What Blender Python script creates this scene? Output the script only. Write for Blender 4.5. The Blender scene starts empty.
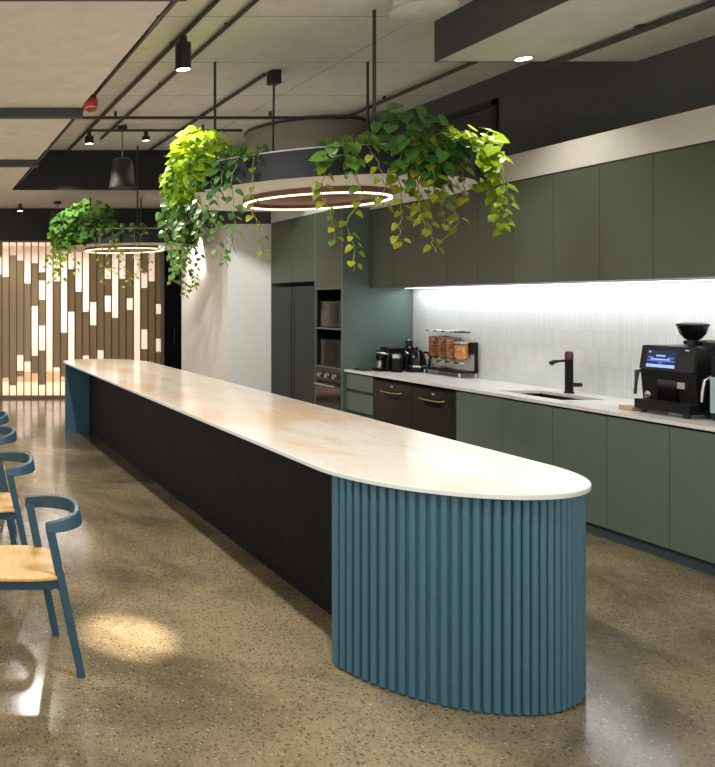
import bpy, math, random
from mathutils import Vector, Matrix

PI = math.pi
S = bpy.context.scene
COL = S.collection

# ------------------------------------------------------------------ camera, world, exposure
CAM_H = 1.70
FPX, VPX, VPY = 760.0, -82.0, 302.0           # focal length in pixels and the level line of sight of this (shifted) lens
cam_d = bpy.data.cameras.new('camera')
cam = bpy.data.objects.new('camera', cam_d)
COL.objects.link(cam)
cam.location = (0, 0, CAM_H)
cam.rotation_euler = (PI / 2, 0, 0)
cam_d.sensor_fit = 'VERTICAL'
cam_d.sensor_height = 24.0
cam_d.lens = FPX * 24.0 / 767
cam_d.shift_x = (357.5 - VPX) / 767
cam_d.shift_y = -(383.5 - VPY) / 767
cam_d.clip_start = 0.05
S.camera = cam

S.view_settings.view_transform = 'Standard'
S.view_settings.look = 'None'
S.view_settings.gamma = 1.0
S.view_settings.use_curve_mapping = False
S.view_settings.exposure = 0.35

W = bpy.data.worlds.new('world')
S.world = W
W.use_nodes = True
bg = W.node_tree.nodes['Background']
bg.inputs[0].default_value = (1.0, 0.955, 0.89, 1)
bg.inputs[1].default_value = 0.82


def area(name, loc, size, power, color, rot=(0, 0, 0), spread=PI):
    d = bpy.data.lights.new(name, 'AREA')
    d.shape = 'RECTANGLE'
    d.size, d.size_y = size
    d.energy = power
    d.color = color
    d.spread = spread
    o = bpy.data.objects.new(name, d)
    COL.objects.link(o)
    o.location = loc
    o.rotation_euler = rot
    return o


def spot(name, loc, target, power, color, angle, blend=0.6, radius=0.04):
    d = bpy.data.lights.new(name, 'SPOT')
    d.energy = power
    d.color = color
    d.spot_size = math.radians(angle)
    d.spot_blend = blend
    d.shadow_soft_size = radius
    o = bpy.data.objects.new(name, d)
    COL.objects.link(o)
    o.location = loc
    v = Vector(target) - Vector(loc)
    o.rotation_euler = v.to_track_quat('-Z', 'Y').to_euler()
    return o


# the strip of LEDs under the wall cabinets, washing the tiles
area('under_cabinet_light', (5.52, 5.9, 1.845), (0.06, 5.4), 15, (0.93, 0.97, 1.0), (0, math.radians(-8), 0))
# lit room behind the slatted glass
area('meeting_room_light', (1.9, 15.3, 2.85), (5.5, 2.0), 165, (1.0, 0.97, 0.97))
# added overhead ambient fill on the near office side, without fixtures
area('office_fill', (-0.6, 2.2, 3.33), (2.2, 5.0), 16, (1.0, 0.93, 0.82))
# added bodiless spots along the beige ceiling edge, to cast the bar overhang shadow
for yy_ in (2.4, 4.8, 7.2, 9.6):
    spot('edge_downlight', (1.44, yy_, 3.385), (1.9, yy_, 0), 140, (1.0, 0.955, 0.88), 150, 0.6, 0.06)
# wall washer over the white wall block, and an added bodiless spot brightening the far plants
spot('wall_washer', (4.06, 11.65, 3.25), (4.27, 11.7, 1.6), 300, (1.0, 0.92, 0.80), 52, 0.5, 0.03)
spot('far_plant_fill', (1.9, 10.3, 3.75), (2.3, 11.2, 2.7), 110, (1.0, 0.92, 0.76), 50, 0.6, 0.03)
spot('aisle_downlight', (4.45, 8.4, 3.88), (4.75, 10.6, 1.2), 150, (0.93, 1.0, 0.97), 48, 0.8, 0.05)  # added bodiless spot, brightens the kitchen-lit face of the white block
spot('kitchen_plant_fill', (3.55, 4.7, 3.85), (4.42, 5.85, 2.75), 80, (1.0, 0.95, 0.85), 26, 0.7, 0.04)  # added bodiless spot, brightens the lime plant at the kitchen end
area('overhead_fill', (3.3, 1.8, 3.90), (2.4, 2.4), 30, (1.0, 0.90, 0.76))  # added overhead fill out of view, no fixture

# ------------------------------------------------------------------ materials


def new_mat(name):
    m = bpy.data.materials.new(name)
    m.use_nodes = True
    nt = m.node_tree
    return m, nt, nt.nodes['Principled BSDF']


def lin(c):
    return tuple(((x / 255) / 12.92 if x / 255 <= 0.04045 else ((x / 255 + 0.055) / 1.055) ** 2.4) for x in c) + (1,)


def plain(name, rgb, rough=0.5, metal=0.0, noise=0.06, scale=40.0, bump=0.0, spec=0.5):
    m, nt, b = new_mat(name)
    b.inputs['Roughness'].default_value = rough
    b.inputs['Metallic'].default_value = metal
    b.inputs['Specular IOR Level'].default_value = spec
    tc = nt.nodes.new('ShaderNodeTexCoord')
    n = nt.nodes.new('ShaderNodeTexNoise')
    n.inputs['Scale'].default_value = scale
    n.inputs['Detail'].default_value = 4
    nt.links.new(tc.outputs['Object'], n.inputs['Vector'])
    r = nt.nodes.new('ShaderNodeValToRGB')
    c = lin(rgb)
    r.color_ramp.elements[0].position = 0.3
    r.color_ramp.elements[1].position = 0.7
    r.color_ramp.elements[0].color = tuple(x * (1 - noise) for x in c[:3]) + (1,)
    r.color_ramp.elements[1].color = tuple(min(1, x * (1 + noise)) for x in c[:3]) + (1,)
    nt.links.new(n.outputs['Fac'], r.inputs['Fac'])
    nt.links.new(r.outputs['Color'], b.inputs['Base Color'])
    if bump:
        bp = nt.nodes.new('ShaderNodeBump')
        bp.inputs['Strength'].default_value = bump
        bp.inputs['Distance'].default_value = 0.003
        nt.links.new(n.outputs['Fac'], bp.inputs['Height'])
        nt.links.new(bp.outputs['Normal'], b.inputs['Normal'])
    return m


def emit(name, rgb, strength):
    m, nt, b = new_mat(name)
    b.inputs['Base Color'].default_value = lin(rgb)
    b.inputs['Emission Color'].default_value = lin(rgb)
    b.inputs['Emission Strength'].default_value = strength
    return m


def ramp(nt, stops):
    r = nt.nodes.new('ShaderNodeValToRGB')
    e = r.color_ramp.elements
    while len(e) < len(stops):
        e.new(0.5)
    for i, (p, c) in enumerate(stops):
        e[i].position = p
        e[i].color = c
    return r


def noise(nt, tc, scale, detail=4, rough=0.5, dist=0.0, out='Object', mapping=None):
    n = nt.nodes.new('ShaderNodeTexNoise')
    n.inputs['Scale'].default_value = scale
    n.inputs['Detail'].default_value = detail
    n.inputs['Roughness'].default_value = rough
    n.inputs['Distortion'].default_value = dist
    src = tc.outputs[out]
    if mapping:
        mp = nt.nodes.new('ShaderNodeMapping')
        mp.inputs['Scale'].default_value = mapping
        nt.links.new(src, mp.inputs['Vector'])
        src = mp.outputs['Vector']
    nt.links.new(src, n.inputs['Vector'])
    return n


def mix(nt, a, b, fac, mode='MIX'):
    x = nt.nodes.new('ShaderNodeMix')
    x.data_type = 'RGBA'
    x.blend_type = mode
    for sock, v in ((x.inputs[6], a), (x.inputs[7], b), (x.inputs[0], fac)):
        if hasattr(v, 'is_output'):
            nt.links.new(v, sock)
        else:
            sock.default_value = v
    return x.outputs[2]


def concrete_floor():
    m, nt, b = new_mat('polished_concrete')
    tc = nt.nodes.new('ShaderNodeTexCoord')
    big = noise(nt, tc, 0.8, 6, 0.62, 0.5)
    base = ramp(nt, [(0.38, lin((98, 87, 67))), (0.62, lin((154, 139, 109)))])
    nt.links.new(big.outputs['Fac'], base.inputs['Fac'])
    fine = noise(nt, tc, 55, 5, 0.7)
    fr = ramp(nt, [(0.3, (0.72, 0.72, 0.72, 1)), (0.7, (1.12, 1.12, 1.12, 1))])
    nt.links.new(fine.outputs['Fac'], fr.inputs['Fac'])
    c = mix(nt, base.outputs['Color'], fr.outputs['Color'], 1.0, 'MULTIPLY')
    # exposed stones: dark and a few pale ones
    for scale, thr, col, gate in ((48, 0.30, lin((54, 49, 42)), 0.52), (90, 0.34, lin((60, 54, 45)), 0.42), (45, 0.16, lin((205, 195, 175)), 0.66)):
        v = nt.nodes.new('ShaderNodeTexVoronoi')
        v.inputs['Scale'].default_value = scale
        nt.links.new(tc.outputs['Object'], v.inputs['Vector'])
        a = ramp(nt, [(thr - 0.06, (1, 1, 1, 1)), (thr + 0.04, (0, 0, 0, 1))])
        nt.links.new(v.outputs['Distance'], a.inputs['Fac'])
        sp = nt.nodes.new('ShaderNodeSeparateColor')
        nt.links.new(v.outputs['Color'], sp.inputs[0])
        g = nt.nodes.new('ShaderNodeMath')
        g.operation = 'GREATER_THAN'
        nt.links.new(sp.outputs[0], g.inputs[0])
        g.inputs[1].default_value = gate
        k = nt.nodes.new('ShaderNodeMath')
        k.operation = 'MULTIPLY'
        nt.links.new(a.outputs['Color'], k.inputs[0])
        nt.links.new(g.outputs[0], k.inputs[1])
        k2 = nt.nodes.new('ShaderNodeMath')
        k2.operation = 'MULTIPLY'
        nt.links.new(k.outputs[0], k2.inputs[0])
        k2.inputs[1].default_value = 0.75
        c = mix(nt, c, col, k2.outputs[0])
    nt.links.new(c, b.inputs['Base Color'])
    rr = noise(nt, tc, 2.2, 4)
    rm = ramp(nt, [(0.3, (0.10, 0.10, 0.10, 1)), (0.7, (0.22, 0.22, 0.22, 1))])
    nt.links.new(rr.outputs['Fac'], rm.inputs['Fac'])
    nt.links.new(rm.outputs['Color'], b.inputs['Roughness'])
    b.inputs['Specular IOR Level'].default_value = 0.55
    return m


def marble():
    m, nt, b = new_mat('peach_marble')
    tc = nt.nodes.new('ShaderNodeTexCoord')
    cl = noise(nt, tc, 1.0, 5, 0.5, 1.2, mapping=(1.5, 0.6, 1))
    base = ramp(nt, [(0.40, lin((232, 226, 217))), (0.50, lin((230, 215, 197))), (0.62, lin((224, 196, 167)))])
    nt.links.new(cl.outputs['Fac'], base.inputs['Fac'])
    vn = noise(nt, tc, 1.0, 7, 0.6, 1.6, mapping=(1.7, 0.9, 1))
    vr = ramp(nt, [(0.485, (0, 0, 0, 1)), (0.50, (1, 1, 1, 1)), (0.515, (0, 0, 0, 1))])
    nt.links.new(vn.outputs['Fac'], vr.inputs['Fac'])
    k = nt.nodes.new('ShaderNodeMath')
    k.operation = 'MULTIPLY'
    nt.links.new(vr.outputs['Color'], k.inputs[0])
    k.inputs[1].default_value = 0.16
    c = mix(nt, base.outputs['Color'], lin((186, 150, 116)), k.outputs[0])
    nt.links.new(c, b.inputs['Base Color'])
    b.inputs['Roughness'].default_value = 0.14
    return m


def tiles():
    m, nt, b = new_mat('white_finger_tile')
    tc = nt.nodes.new('ShaderNodeTexCoord')
    sx = nt.nodes.new('ShaderNodeSeparateXYZ')
    nt.links.new(tc.outputs['Object'], sx.inputs[0])
    cx = nt.nodes.new('ShaderNodeCombineXYZ')
    nt.links.new(sx.outputs['Y'], cx.inputs['X'])
    nt.links.new(sx.outputs['Z'], cx.inputs['Y'])
    br = nt.nodes.new('ShaderNodeTexBrick')
    br.offset = 0.0
    br.inputs['Scale'].default_value = 1.0
    br.inputs['Brick Width'].default_value = 0.0235
    br.inputs['Row Height'].default_value = 0.145
    br.inputs['Mortar Size'].default_value = 0.0014
    br.inputs['Mortar Smooth'].default_value = 0.3
    br.inputs['Color1'].default_value = lin((218, 220, 218))
    br.inputs['Color2'].default_value = lin((210, 213, 211))
    br.inputs['Mortar'].default_value = lin((188, 190, 188))
    nt.links.new(cx.outputs[0], br.inputs['Vector'])
    nt.links.new(br.outputs['Color'], b.inputs['Base Color'])
    bp = nt.nodes.new('ShaderNodeBump')
    bp.inputs['Strength'].default_value = 0.4
    bp.inputs['Distance'].default_value = 0.002
    bp.invert = True
    nt.links.new(br.outputs['Fac'], bp.inputs['Height'])
    nt.links.new(bp.outputs['Normal'], b.inputs['Normal'])
    b.inputs['Roughness'].default_value = 0.35
    return m


def ceiling_board(name, rgb, phase=-0.26, pitch=1.13, pitchx=2.4, joint=0.5):
    m, nt, b = new_mat(name)
    tc = nt.nodes.new('ShaderNodeTexCoord')
    mp = nt.nodes.new('ShaderNodeMapping')
    mp.inputs['Location'].default_value = (0.9, phase, 0)
    nt.links.new(tc.outputs['Object'], mp.inputs['Vector'])
    br = nt.nodes.new('ShaderNodeTexBrick')
    br.offset = 0.0
    br.inputs['Scale'].default_value = 1.0
    br.inputs['Brick Width'].default_value = pitchx
    br.inputs['Row Height'].default_value = pitch
    br.inputs['Mortar Size'].default_value = 0.008
    br.inputs['Mortar Smooth'].default_value = 0.5
    c = lin(rgb)
    br.inputs['Color1'].default_value = c
    br.inputs['Color2'].default_value = tuple(x * 0.96 for x in c[:3]) + (1,)
    br.inputs['Mortar'].default_value = tuple(x * joint for x in c[:3]) + (1,)
    nt.links.new(mp.outputs[0], br.inputs['Vector'])
    n = noise(nt, tc, 6, 6, 0.65)
    nr = ramp(nt, [(0.3, (0.9, 0.9, 0.9, 1)), (0.7, (1.06, 1.06, 1.06, 1))])
    nt.links.new(n.outputs['Fac'], nr.inputs['Fac'])
    o = mix(nt, br.outputs['Color'], nr.outputs['Color'], 1.0, 'MULTIPLY')
    nt.links.new(o, b.inputs['Base Color'])
    b.inputs['Roughness'].default_value = 0.85
    return m


def wood(name, c1, c2, stretch=(2, 30, 2), rough=0.45):
    m, nt, b = new_mat(name)
    tc = nt.nodes.new('ShaderNodeTexCoord')
    n = noise(nt, tc, 1.6, 6, 0.6, 0.6, mapping=stretch)
    r = ramp(nt, [(0.3, lin(c1)), (0.7, lin(c2))])
    nt.links.new(n.outputs['Fac'], r.inputs['Fac'])
    nt.links.new(r.outputs['Color'], b.inputs['Base Color'])
    b.inputs['Roughness'].default_value = rough
    return m


def leaf_mat(name, dark, light, trans):
    m, nt, b = new_mat(name)
    at = nt.nodes.new('ShaderNodeAttribute')
    at.attribute_name = 'leaf_tone'
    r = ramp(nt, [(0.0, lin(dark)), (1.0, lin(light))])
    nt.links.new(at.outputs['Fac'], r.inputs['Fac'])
    tc = nt.nodes.new('ShaderNodeTexCoord')
    n = noise(nt, tc, 45, 3)
    nr = ramp(nt, [(0.3, (0.82, 0.82, 0.8, 1)), (0.7, (1.1, 1.1, 1.05, 1))])
    nt.links.new(n.outputs['Fac'], nr.inputs['Fac'])
    c = mix(nt, r.outputs['Color'], nr.outputs['Color'], 1.0, 'MULTIPLY')
    nt.links.new(c, b.inputs['Base Color'])
    b.inputs['Roughness'].default_value = 0.35
    tr = nt.nodes.new('ShaderNodeBsdfTranslucent')
    nt.links.new(c, tr.inputs['Color'])
    ms = nt.nodes.new('ShaderNodeMixShader')
    ms.inputs[0].default_value = trans
    out = nt.nodes['Material Output']
    nt.links.new(b.outputs[0], ms.inputs[1])
    nt.links.new(tr.outputs[0], ms.inputs[2])
    nt.links.new(ms.outputs[0], out.inputs['Surface'])
    return m


def glass_mat(name, tint=(0.96, 0.97, 0.96, 1), refl=0.10, rough=0.02):
    m = bpy.data.materials.new(name)
    m.use_nodes = True
    nt = m.node_tree
    nt.nodes.remove(nt.nodes['Principled BSDF'])
    out = nt.nodes['Material Output']
    t = nt.nodes.new('ShaderNodeBsdfTransparent')
    t.inputs[0].default_value = tint
    g = nt.nodes.new('ShaderNodeBsdfGlossy')
    g.inputs['Roughness'].default_value = rough
    ms = nt.nodes.new('ShaderNodeMixShader')
    ms.inputs[0].default_value = refl
    nt.links.new(t.outputs[0], ms.inputs[1])
    nt.links.new(g.outputs[0], ms.inputs[2])
    nt.links.new(ms.outputs[0], out.inputs['Surface'])
    return m


M = {}
M['floor'] = concrete_floor()
M['marble'] = marble()
M['tile'] = tiles()
M['ceil'] = ceiling_board('grey_ceiling_board', (236, 233, 226))
M['ceil_drop'] = ceiling_board('beige_ceiling_board', (226, 218, 204), pitch=40, pitchx=40, joint=1)
M['white_wall'] = plain('white_painted_wall', (238, 236, 230), 0.7, noise=0.02)
M['cream'] = plain('cream_bulkhead_paint', (204, 200, 191), 0.65, noise=0.02)
M['charcoal'] = plain('charcoal_paint', (78, 77, 77), 0.75, noise=0.06, scale=8)
M['dark'] = plain('near_black_paint', (34, 36, 40), 0.6, noise=0.08, scale=6)
M['slab'] = plain('pale_grey_ceiling_panel', (226, 226, 220), 0.85, noise=0.05, scale=5)
M['black_metal'] = plain('black_powdercoat', (36, 36, 37), 0.4, noise=0.05)
M['pipe'] = plain('dark_grey_conduit', (58, 57, 56), 0.45, noise=0.05)
M['steelbar'] = plain('dark_steel_channel', (60, 64, 68), 0.5, noise=0.06)
M['green'] = plain('sage_green_laminate', (94, 109, 99), 0.45, noise=0.03, scale=60)
M['green_up'] = plain('olive_green_laminate', (82, 88, 73), 0.45, noise=0.03, scale=60)
M['gap'] = plain('dark_shadow_gap', (54, 62, 56), 0.7)
M['panel_green'] = plain('sage_green_end_panel', (92, 110, 103), 0.42, noise=0.05, scale=3)
M['kick'] = plain('blue_grey_kickboard', (58, 78, 84), 0.35)
M['counter'] = plain('pale_stone_worktop', (222, 221, 214), 0.25, noise=0.04, scale=12)
M['edge'] = plain('pale_polished_slab_edge', (214, 224, 224), 0.25, noise=0.02)
M['teal'] = plain('teal_blue_lacquer', (66, 106, 123), 0.32, noise=0.04, scale=30)
M['chair_blue'] = plain('slate_blue_painted_wood', (45, 79, 99), 0.4, noise=0.05, scale=40)
M['ply'] = wood('pale_oak_ply', (206, 162, 98), (226, 186, 122), (30, 2, 2), 0.4)
M['black_side'] = wood('black_stained_timber', (15, 14, 14), (22, 21, 20), (24, 24, 0.6), 0.65)
M['black_side'].node_tree.nodes['Principled BSDF'].inputs['Specular IOR Level'].default_value = 0.2
M['fridge'] = plain('black_steel_fridge', (27, 30, 30), 0.45, metal=0.0, noise=0.03)
M['black_gloss'] = plain('black_gloss_plastic', (12, 12, 13), 0.2, noise=0.05, spec=0.4)
M['black_matt'] = plain('black_matt_plastic', (15, 15, 15), 0.5, noise=0.05)
M['black_matt'].node_tree.nodes['Principled BSDF'].inputs['Specular IOR Level'].default_value = 0.25
M['dark_glass'] = plain('smoked_oven_glass', (14, 12, 10), 0.08, noise=0.05, spec=0.45)
M['bronze'] = plain('dark_bronze_steel', (50, 45, 41), 0.33, metal=0.5, noise=0.04)
M['brass'] = plain('brushed_brass', (206, 176, 132), 0.3, metal=0.9, noise=0.05)
M['steel'] = plain('brushed_steel', (190, 190, 188), 0.25, metal=0.95, noise=0.04)
M['copper'] = plain('brown_bronze_pendant', (120, 92, 76), 0.45, metal=0.2, noise=0.05)
M['band'] = plain('dark_blue_grey_planter', (26, 30, 36), 0.7, noise=0.06, scale=10)
M['rimedge'] = plain('planter_rim_highlight', (170, 170, 166), 0.4)  # pale tone paints the highlight along the planter's top edge
M['under'] = plain('pale_planter_underside', (226, 222, 216), 0.7, noise=0.02)
M['soil'] = plain('dark_soil', (38, 30, 22), 0.95, noise=0.4, scale=60, bump=0.6)
M['drum'] = plain('grey_duct_drum', (152, 148, 138), 0.5, noise=0.06, scale=5)
M['white_plastic'] = plain('off_white_plastic', (196, 194, 188), 0.5, noise=0.02)
M['red'] = plain('red_plastic', (170, 30, 30), 0.35, noise=0.05)
M['led'] = emit('warm_led', (255, 206, 164), 4.0)
M['lamp'] = emit('lamp_lens', (255, 244, 226), 14.0)
M['lamp_small'] = emit('small_lamp_lens', (255, 244, 226), 6.0)
M['under_led'] = emit('under_cabinet_led', (236, 244, 255), 6.0)
M['glass'] = glass_mat('clear_glass')
M['jar'] = glass_mat('clear_jar_plastic', (0.97, 0.97, 0.97, 1), 0.06)
M['film'] = plain('taupe_window_film', (174, 160, 136), 0.5, noise=0.06, scale=3)
_nt = M['film'].node_tree
_tr = _nt.nodes.new('ShaderNodeBsdfTranslucent')
_tr.inputs[0].default_value = lin((206, 190, 164))
_ms = _nt.nodes.new('ShaderNodeMixShader')
_ms.inputs[0].default_value = 0.34
_nt.links.new(_nt.nodes['Principled BSDF'].outputs[0], _ms.inputs[1])
_nt.links.new(_tr.outputs[0], _ms.inputs[2])
_nt.links.new(_ms.outputs[0], _nt.nodes['Material Output'].inputs['Surface'])
M['film_edge'] = plain('dark_taupe_batten', (120, 100, 78), 0.5)
M['bright_wall'] = plain('bright_white_wall', (250, 240, 232), 0.8, noise=0.01)
M['timber_floor'] = wood('honey_timber_floor', (226, 192, 160), (238, 208, 178), (2, 20, 2), 0.5)
M['board'] = wood('light_timber_board', (176, 140, 104), (200, 164, 126), (2, 24, 2), 0.5)
M['stem'] = plain('green_vine_stem', (120, 128, 58), 0.6)
M['screen_bg'] = emit('display_blue', (24, 34, 72), 0.4)
M['screen_bright'] = emit('display_pale_blue', (130, 165, 240), 0.8)
M['screen_mid'] = emit('display_mid_blue', (74, 104, 196), 0.6)
M['pale_glass'] = plain('pale_blue_glass_door', (150, 176, 184), 0.2)
M['purple'] = plain('tap_pink_reflection', (74, 24, 42), 0.3)  # pinkish reflection on the black tap, put into the cap colour
M['leaf_lime'] = leaf_mat('lime_pothos_leaf', (74, 128, 24), (176, 204, 40), 0.35)
M['leaf_dark'] = leaf_mat('dark_pothos_leaf', (44, 98, 44), (104, 148, 62), 0.25)
M['leaf_gold'] = leaf_mat('golden_pothos_leaf', (52, 100, 34), (180, 178, 42), 0.3)


def cereal(name, c1, c2):
    m, nt, b = new_mat(name)
    tc = nt.nodes.new('ShaderNodeTexCoord')
    v = nt.nodes.new('ShaderNodeTexVoronoi')
    v.inputs['Scale'].default_value = 75
    nt.links.new(tc.outputs['Object'], v.inputs['Vector'])
    sp = nt.nodes.new('ShaderNodeSeparateColor')
    nt.links.new(v.outputs['Color'], sp.inputs[0])
    r = ramp(nt, [(0.0, lin(c1)), (1.0, lin(c2))])
    nt.links.new(sp.outputs[0], r.inputs['Fac'])
    nt.links.new(r.outputs['Color'], b.inputs['Base Color'])
    bp = nt.nodes.new('ShaderNodeBump')
    bp.inputs['Distance'].default_value = 0.006
    nt.links.new(v.outputs['Distance'], bp.inputs['Height'])
    nt.links.new(bp.outputs['Normal'], b.inputs['Normal'])
    b.inputs['Roughness'].default_value = 0.8
    return m


M['granola'] = cereal('granola', (96, 50, 22), (190, 122, 70))
M['muesli'] = cereal('muesli', (110, 62, 30), (206, 146, 92))
M['flakes'] = cereal('corn_flakes', (190, 112, 46), (236, 176, 106))

# ------------------------------------------------------------------ mesh building


class MB:
    def __init__(self):
        self.v, self.f, self.tone = [], [], []

    def add(self, vs, fs, tone=None):
        o = len(self.v)
        self.v += [tuple(p) for p in vs]
        self.f += [tuple(i + o for i in f) for f in fs]
        if tone is not None:
            self.tone += [tone] * len(fs)
        return self

    def box(self, x0, x1, y0, y1, z0, z1):
        vs = [(x, y, z) for z in (z0, z1) for y in (y0, y1) for x in (x0, x1)]
        return self.add(vs, [(0, 2, 3, 1), (4, 5, 7, 6), (0, 1, 5, 4), (2, 6, 7, 3), (0, 4, 6, 2), (1, 3, 7, 5)])

    def quadbar(self, a, b, wa, wb=None):
        """tapered square bar from a to b; w = (half size along u, half size along v)"""
        wb = wb or wa
        a, b = Vector(a), Vector(b)
        d = (b - a).normalized()
        u = Vector((0, 1, 0)).cross(d)
        if u.length < 1e-3:
            u = Vector((1, 0, 0))
        u.normalize()
        w = d.cross(u)
        vs = []
        for p, (h, k) in ((a, wa), (b, wb)):
            for s, t in ((-1, -1), (1, -1), (1, 1), (-1, 1)):
                vs.append(p + u * (s * h) + w * (t * k))
        return self.add(vs, [(3, 2, 1, 0), (4, 5, 6, 7), (0, 1, 5, 4), (1, 2, 6, 5), (2, 3, 7, 6), (3, 0, 4, 7)])

    def tube(self, pts, r, seg=10, caps=True):
        pts = [Vector(p) for p in pts]
        rs = r if isinstance(r, (list, tuple)) else [r] * len(pts)
        vs, fs = [], []
        up = None
        for i, p in enumerate(pts):
            d = (pts[min(i + 1, len(pts) - 1)] - pts[max(i - 1, 0)]).normalized()
            if up is None:
                up = Vector((0, 0, 1)) if abs(d.z) < 0.9 else Vector((1, 0, 0))
            u = up - d * up.dot(d)
            u.normalize()
            up = u
            w = d.cross(u)
            for k in range(seg):
                a = 2 * PI * k / seg
                vs.append(p + (u * math.cos(a) + w * math.sin(a)) * rs[i])
        for i in range(len(pts) - 1):
            for k in range(seg):
                a, b = i * seg + k, i * seg + (k + 1) % seg
                fs.append((a, b, b + seg, a + seg))
        if caps:
            fs.append(tuple(range(seg - 1, -1, -1)))
            fs.append(tuple((len(pts) - 1) * seg + k for k in range(seg)))
        return self.add(vs, fs)

    def lathe(self, prof, c=(0, 0, 0), seg=32, closed=False, mat=None):
        """prof: (radius, height) pairs turned about a vertical axis through c"""
        vs, fs = [], []
        n = len(prof)
        for k in range(seg):
            a = 2 * PI * k / seg
            for r, z in prof:
                p = Vector((r * math.cos(a), r * math.sin(a), z))
                if mat:
                    p = mat @ p
                vs.append((p[0] + c[0], p[1] + c[1], p[2] + c[2]))
        for k in range(seg):
            k2 = (k + 1) % seg
            for i in range(n - (0 if closed else 1)):
                j = (i + 1) % n
                fs.append((k * n + i, k2 * n + i, k2 * n + j, k * n + j))
        if not closed:
            if prof[0][0] > 1e-6:
                fs.append(tuple(k * n for k in range(seg - 1, -1, -1)))
            if prof[-1][0] > 1e-6:
                fs.append(tuple(k * n + n - 1 for k in range(seg)))
        return self.add(vs, fs)

    def prism(self, poly, z0, z1):
        n = len(poly)
        vs = [(x, y, z0) for x, y in poly] + [(x, y, z1) for x, y in poly]
        fs = [tuple(range(n - 1, -1, -1)), tuple(range(n, 2 * n))]
        fs += [(i, (i + 1) % n, n + (i + 1) % n, n + i) for i in range(n)]
        return self.add(vs, fs)

    def build(self, name, mat, parent=None, bevel=0.0, smooth=False, origin=None, seg=2):
        me = bpy.data.meshes.new(name)
        me.from_pydata([Vector(p) for p in self.v], [], self.f)
        me.materials.append(mat)
        import bmesh
        bm = bmesh.new()
        bm.from_mesh(me)
        if self.tone:
            pass
        else:
            bmesh.ops.remove_doubles(bm, verts=bm.verts, dist=1e-6)
            bmesh.ops.recalc_face_normals(bm, faces=bm.faces)
        bm.to_mesh(me)
        bm.free()
        if self.tone:
            a = me.attributes.new('leaf_tone', 'FLOAT', 'FACE')
            a.data.foreach_set('value', self.tone)
        o = bpy.data.objects.new(name, me)
        COL.objects.link(o)
        if parent is not None:
            o.parent = parent
            pl = parent
            off = Vector((0, 0, 0))
            while pl is not None:
                off += Vector(pl.location)
                pl = pl.parent
            if origin != 'local':
                me.transform(Matrix.Translation(-off))
        elif origin is not None and origin != 'local':
            me.transform(Matrix.Translation(-Vector(origin)))
            o.location = origin
        if smooth:
            me.polygons.foreach_set('use_smooth', [True] * len(me.polygons))
            if smooth is not True:
                me.set_sharp_from_angle(angle=math.radians(smooth))
        if bevel:
            md = o.modifiers.new('bevel', 'BEVEL')
            md.width = bevel
            md.segments = seg
            md.limit_method = 'ANGLE'
            md.angle_limit = math.radians(40)
        return o


def tag(o, label, cat, group=None, kind=None):
    o['label'] = label
    o['category'] = cat
    if group:
        o['group'] = group
    if kind:
        o['kind'] = kind
    return o


def thing(name, label, cat, loc, group=None):
    o = bpy.data.objects.new(name, None)
    COL.objects.link(o)
    o.empty_display_size = 0.1
    o.location = loc
    return tag(o, label, cat, group)


def struct(o, label=None, cat=None):
    o['kind'] = 'structure'
    if label:
        o['label'] = label
        o['category'] = cat or o.name.split('_')[0]
    return o


def bx(x0, x1, y0, y1, z0, z1):
    return MB().box(x0, x1, y0, y1, z0, z1)


def dup(root, loc, label, group=None):
    r = root.copy()
    COL.objects.link(r)
    r.location = loc
    r['label'] = label
    if group:
        r['group'] = group
    for ch in root.children:
        c = ch.copy()
        COL.objects.link(c)
        c.parent = r
        for g in ch.children:
            d = g.copy()
            COL.objects.link(d)
            d.parent = c
    return r


# ------------------------------------------------------------------ structure
XW = 5.67                                   # kitchen wall
YB = 13.40                                  # slatted glass wall
CZ = 3.92                                   # raised ceiling
DZ = 3.35                                   # dropped ceiling
XD = 1.38                                   # edge of the dropped ceiling
YT = 11.10                                  # far end of the raised part

struct(bx(-2.5, 6.2, 0.0, YB, -0.06, 0).build('floor', M['floor']), 'polished tan concrete floor with exposed dark stones', 'floor')
struct(bx(XD, 6.2, 1.8, YT, CZ, CZ + 0.06).build('ceiling', M['ceil']), 'raised grey board ceiling above the planters', 'ceiling')
cd = MB().box(-2.2, XD, 1.8, YB + 0.1, DZ, DZ + 0.06)
cd.box(XD, XW, YT + 0.05, YB + 0.1, DZ, DZ + 0.06)
struct(cd.build('ceiling_dropped', M['ceil_drop']), 'lower beige board ceiling over the chairs and far end', 'ceiling')
struct(bx(XD, XW, YT, YT + 0.05, DZ - 0.01, CZ).build('trim_1', M['dark']), 'near black upstand where the ceiling drops', 'trim')
struct(bx(XD - 0.03, XD, 1.8, YT, DZ + 0.06, CZ).build('trim_2', M['dark']), 'dark upstand along the dropped ceiling edge', 'trim')
wr = MB().box(XW, XW + 0.12, 1.2, YB + 0.1, 0, 2.97)
struct(wr.build('wall_right', M['tile']), 'white finger tile splashback wall of the kitchen', 'wall')
struct(bx(XW, XW + 0.12, 1.2, YB + 0.1, 2.97, CZ).build('wall_upper', M['charcoal']), 'charcoal upper wall above the cream bulkhead', 'wall')
bk = MB().box(5.17, XW, 1.2, 8.70, 2.752, 2.98)
bk.box(4.86, XW, 8.70, 10.465, 2.786, 2.98)
struct(bk.build('trim_3', M['cream']), 'cream bulkhead strip above the green cabinets', 'trim')
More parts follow.
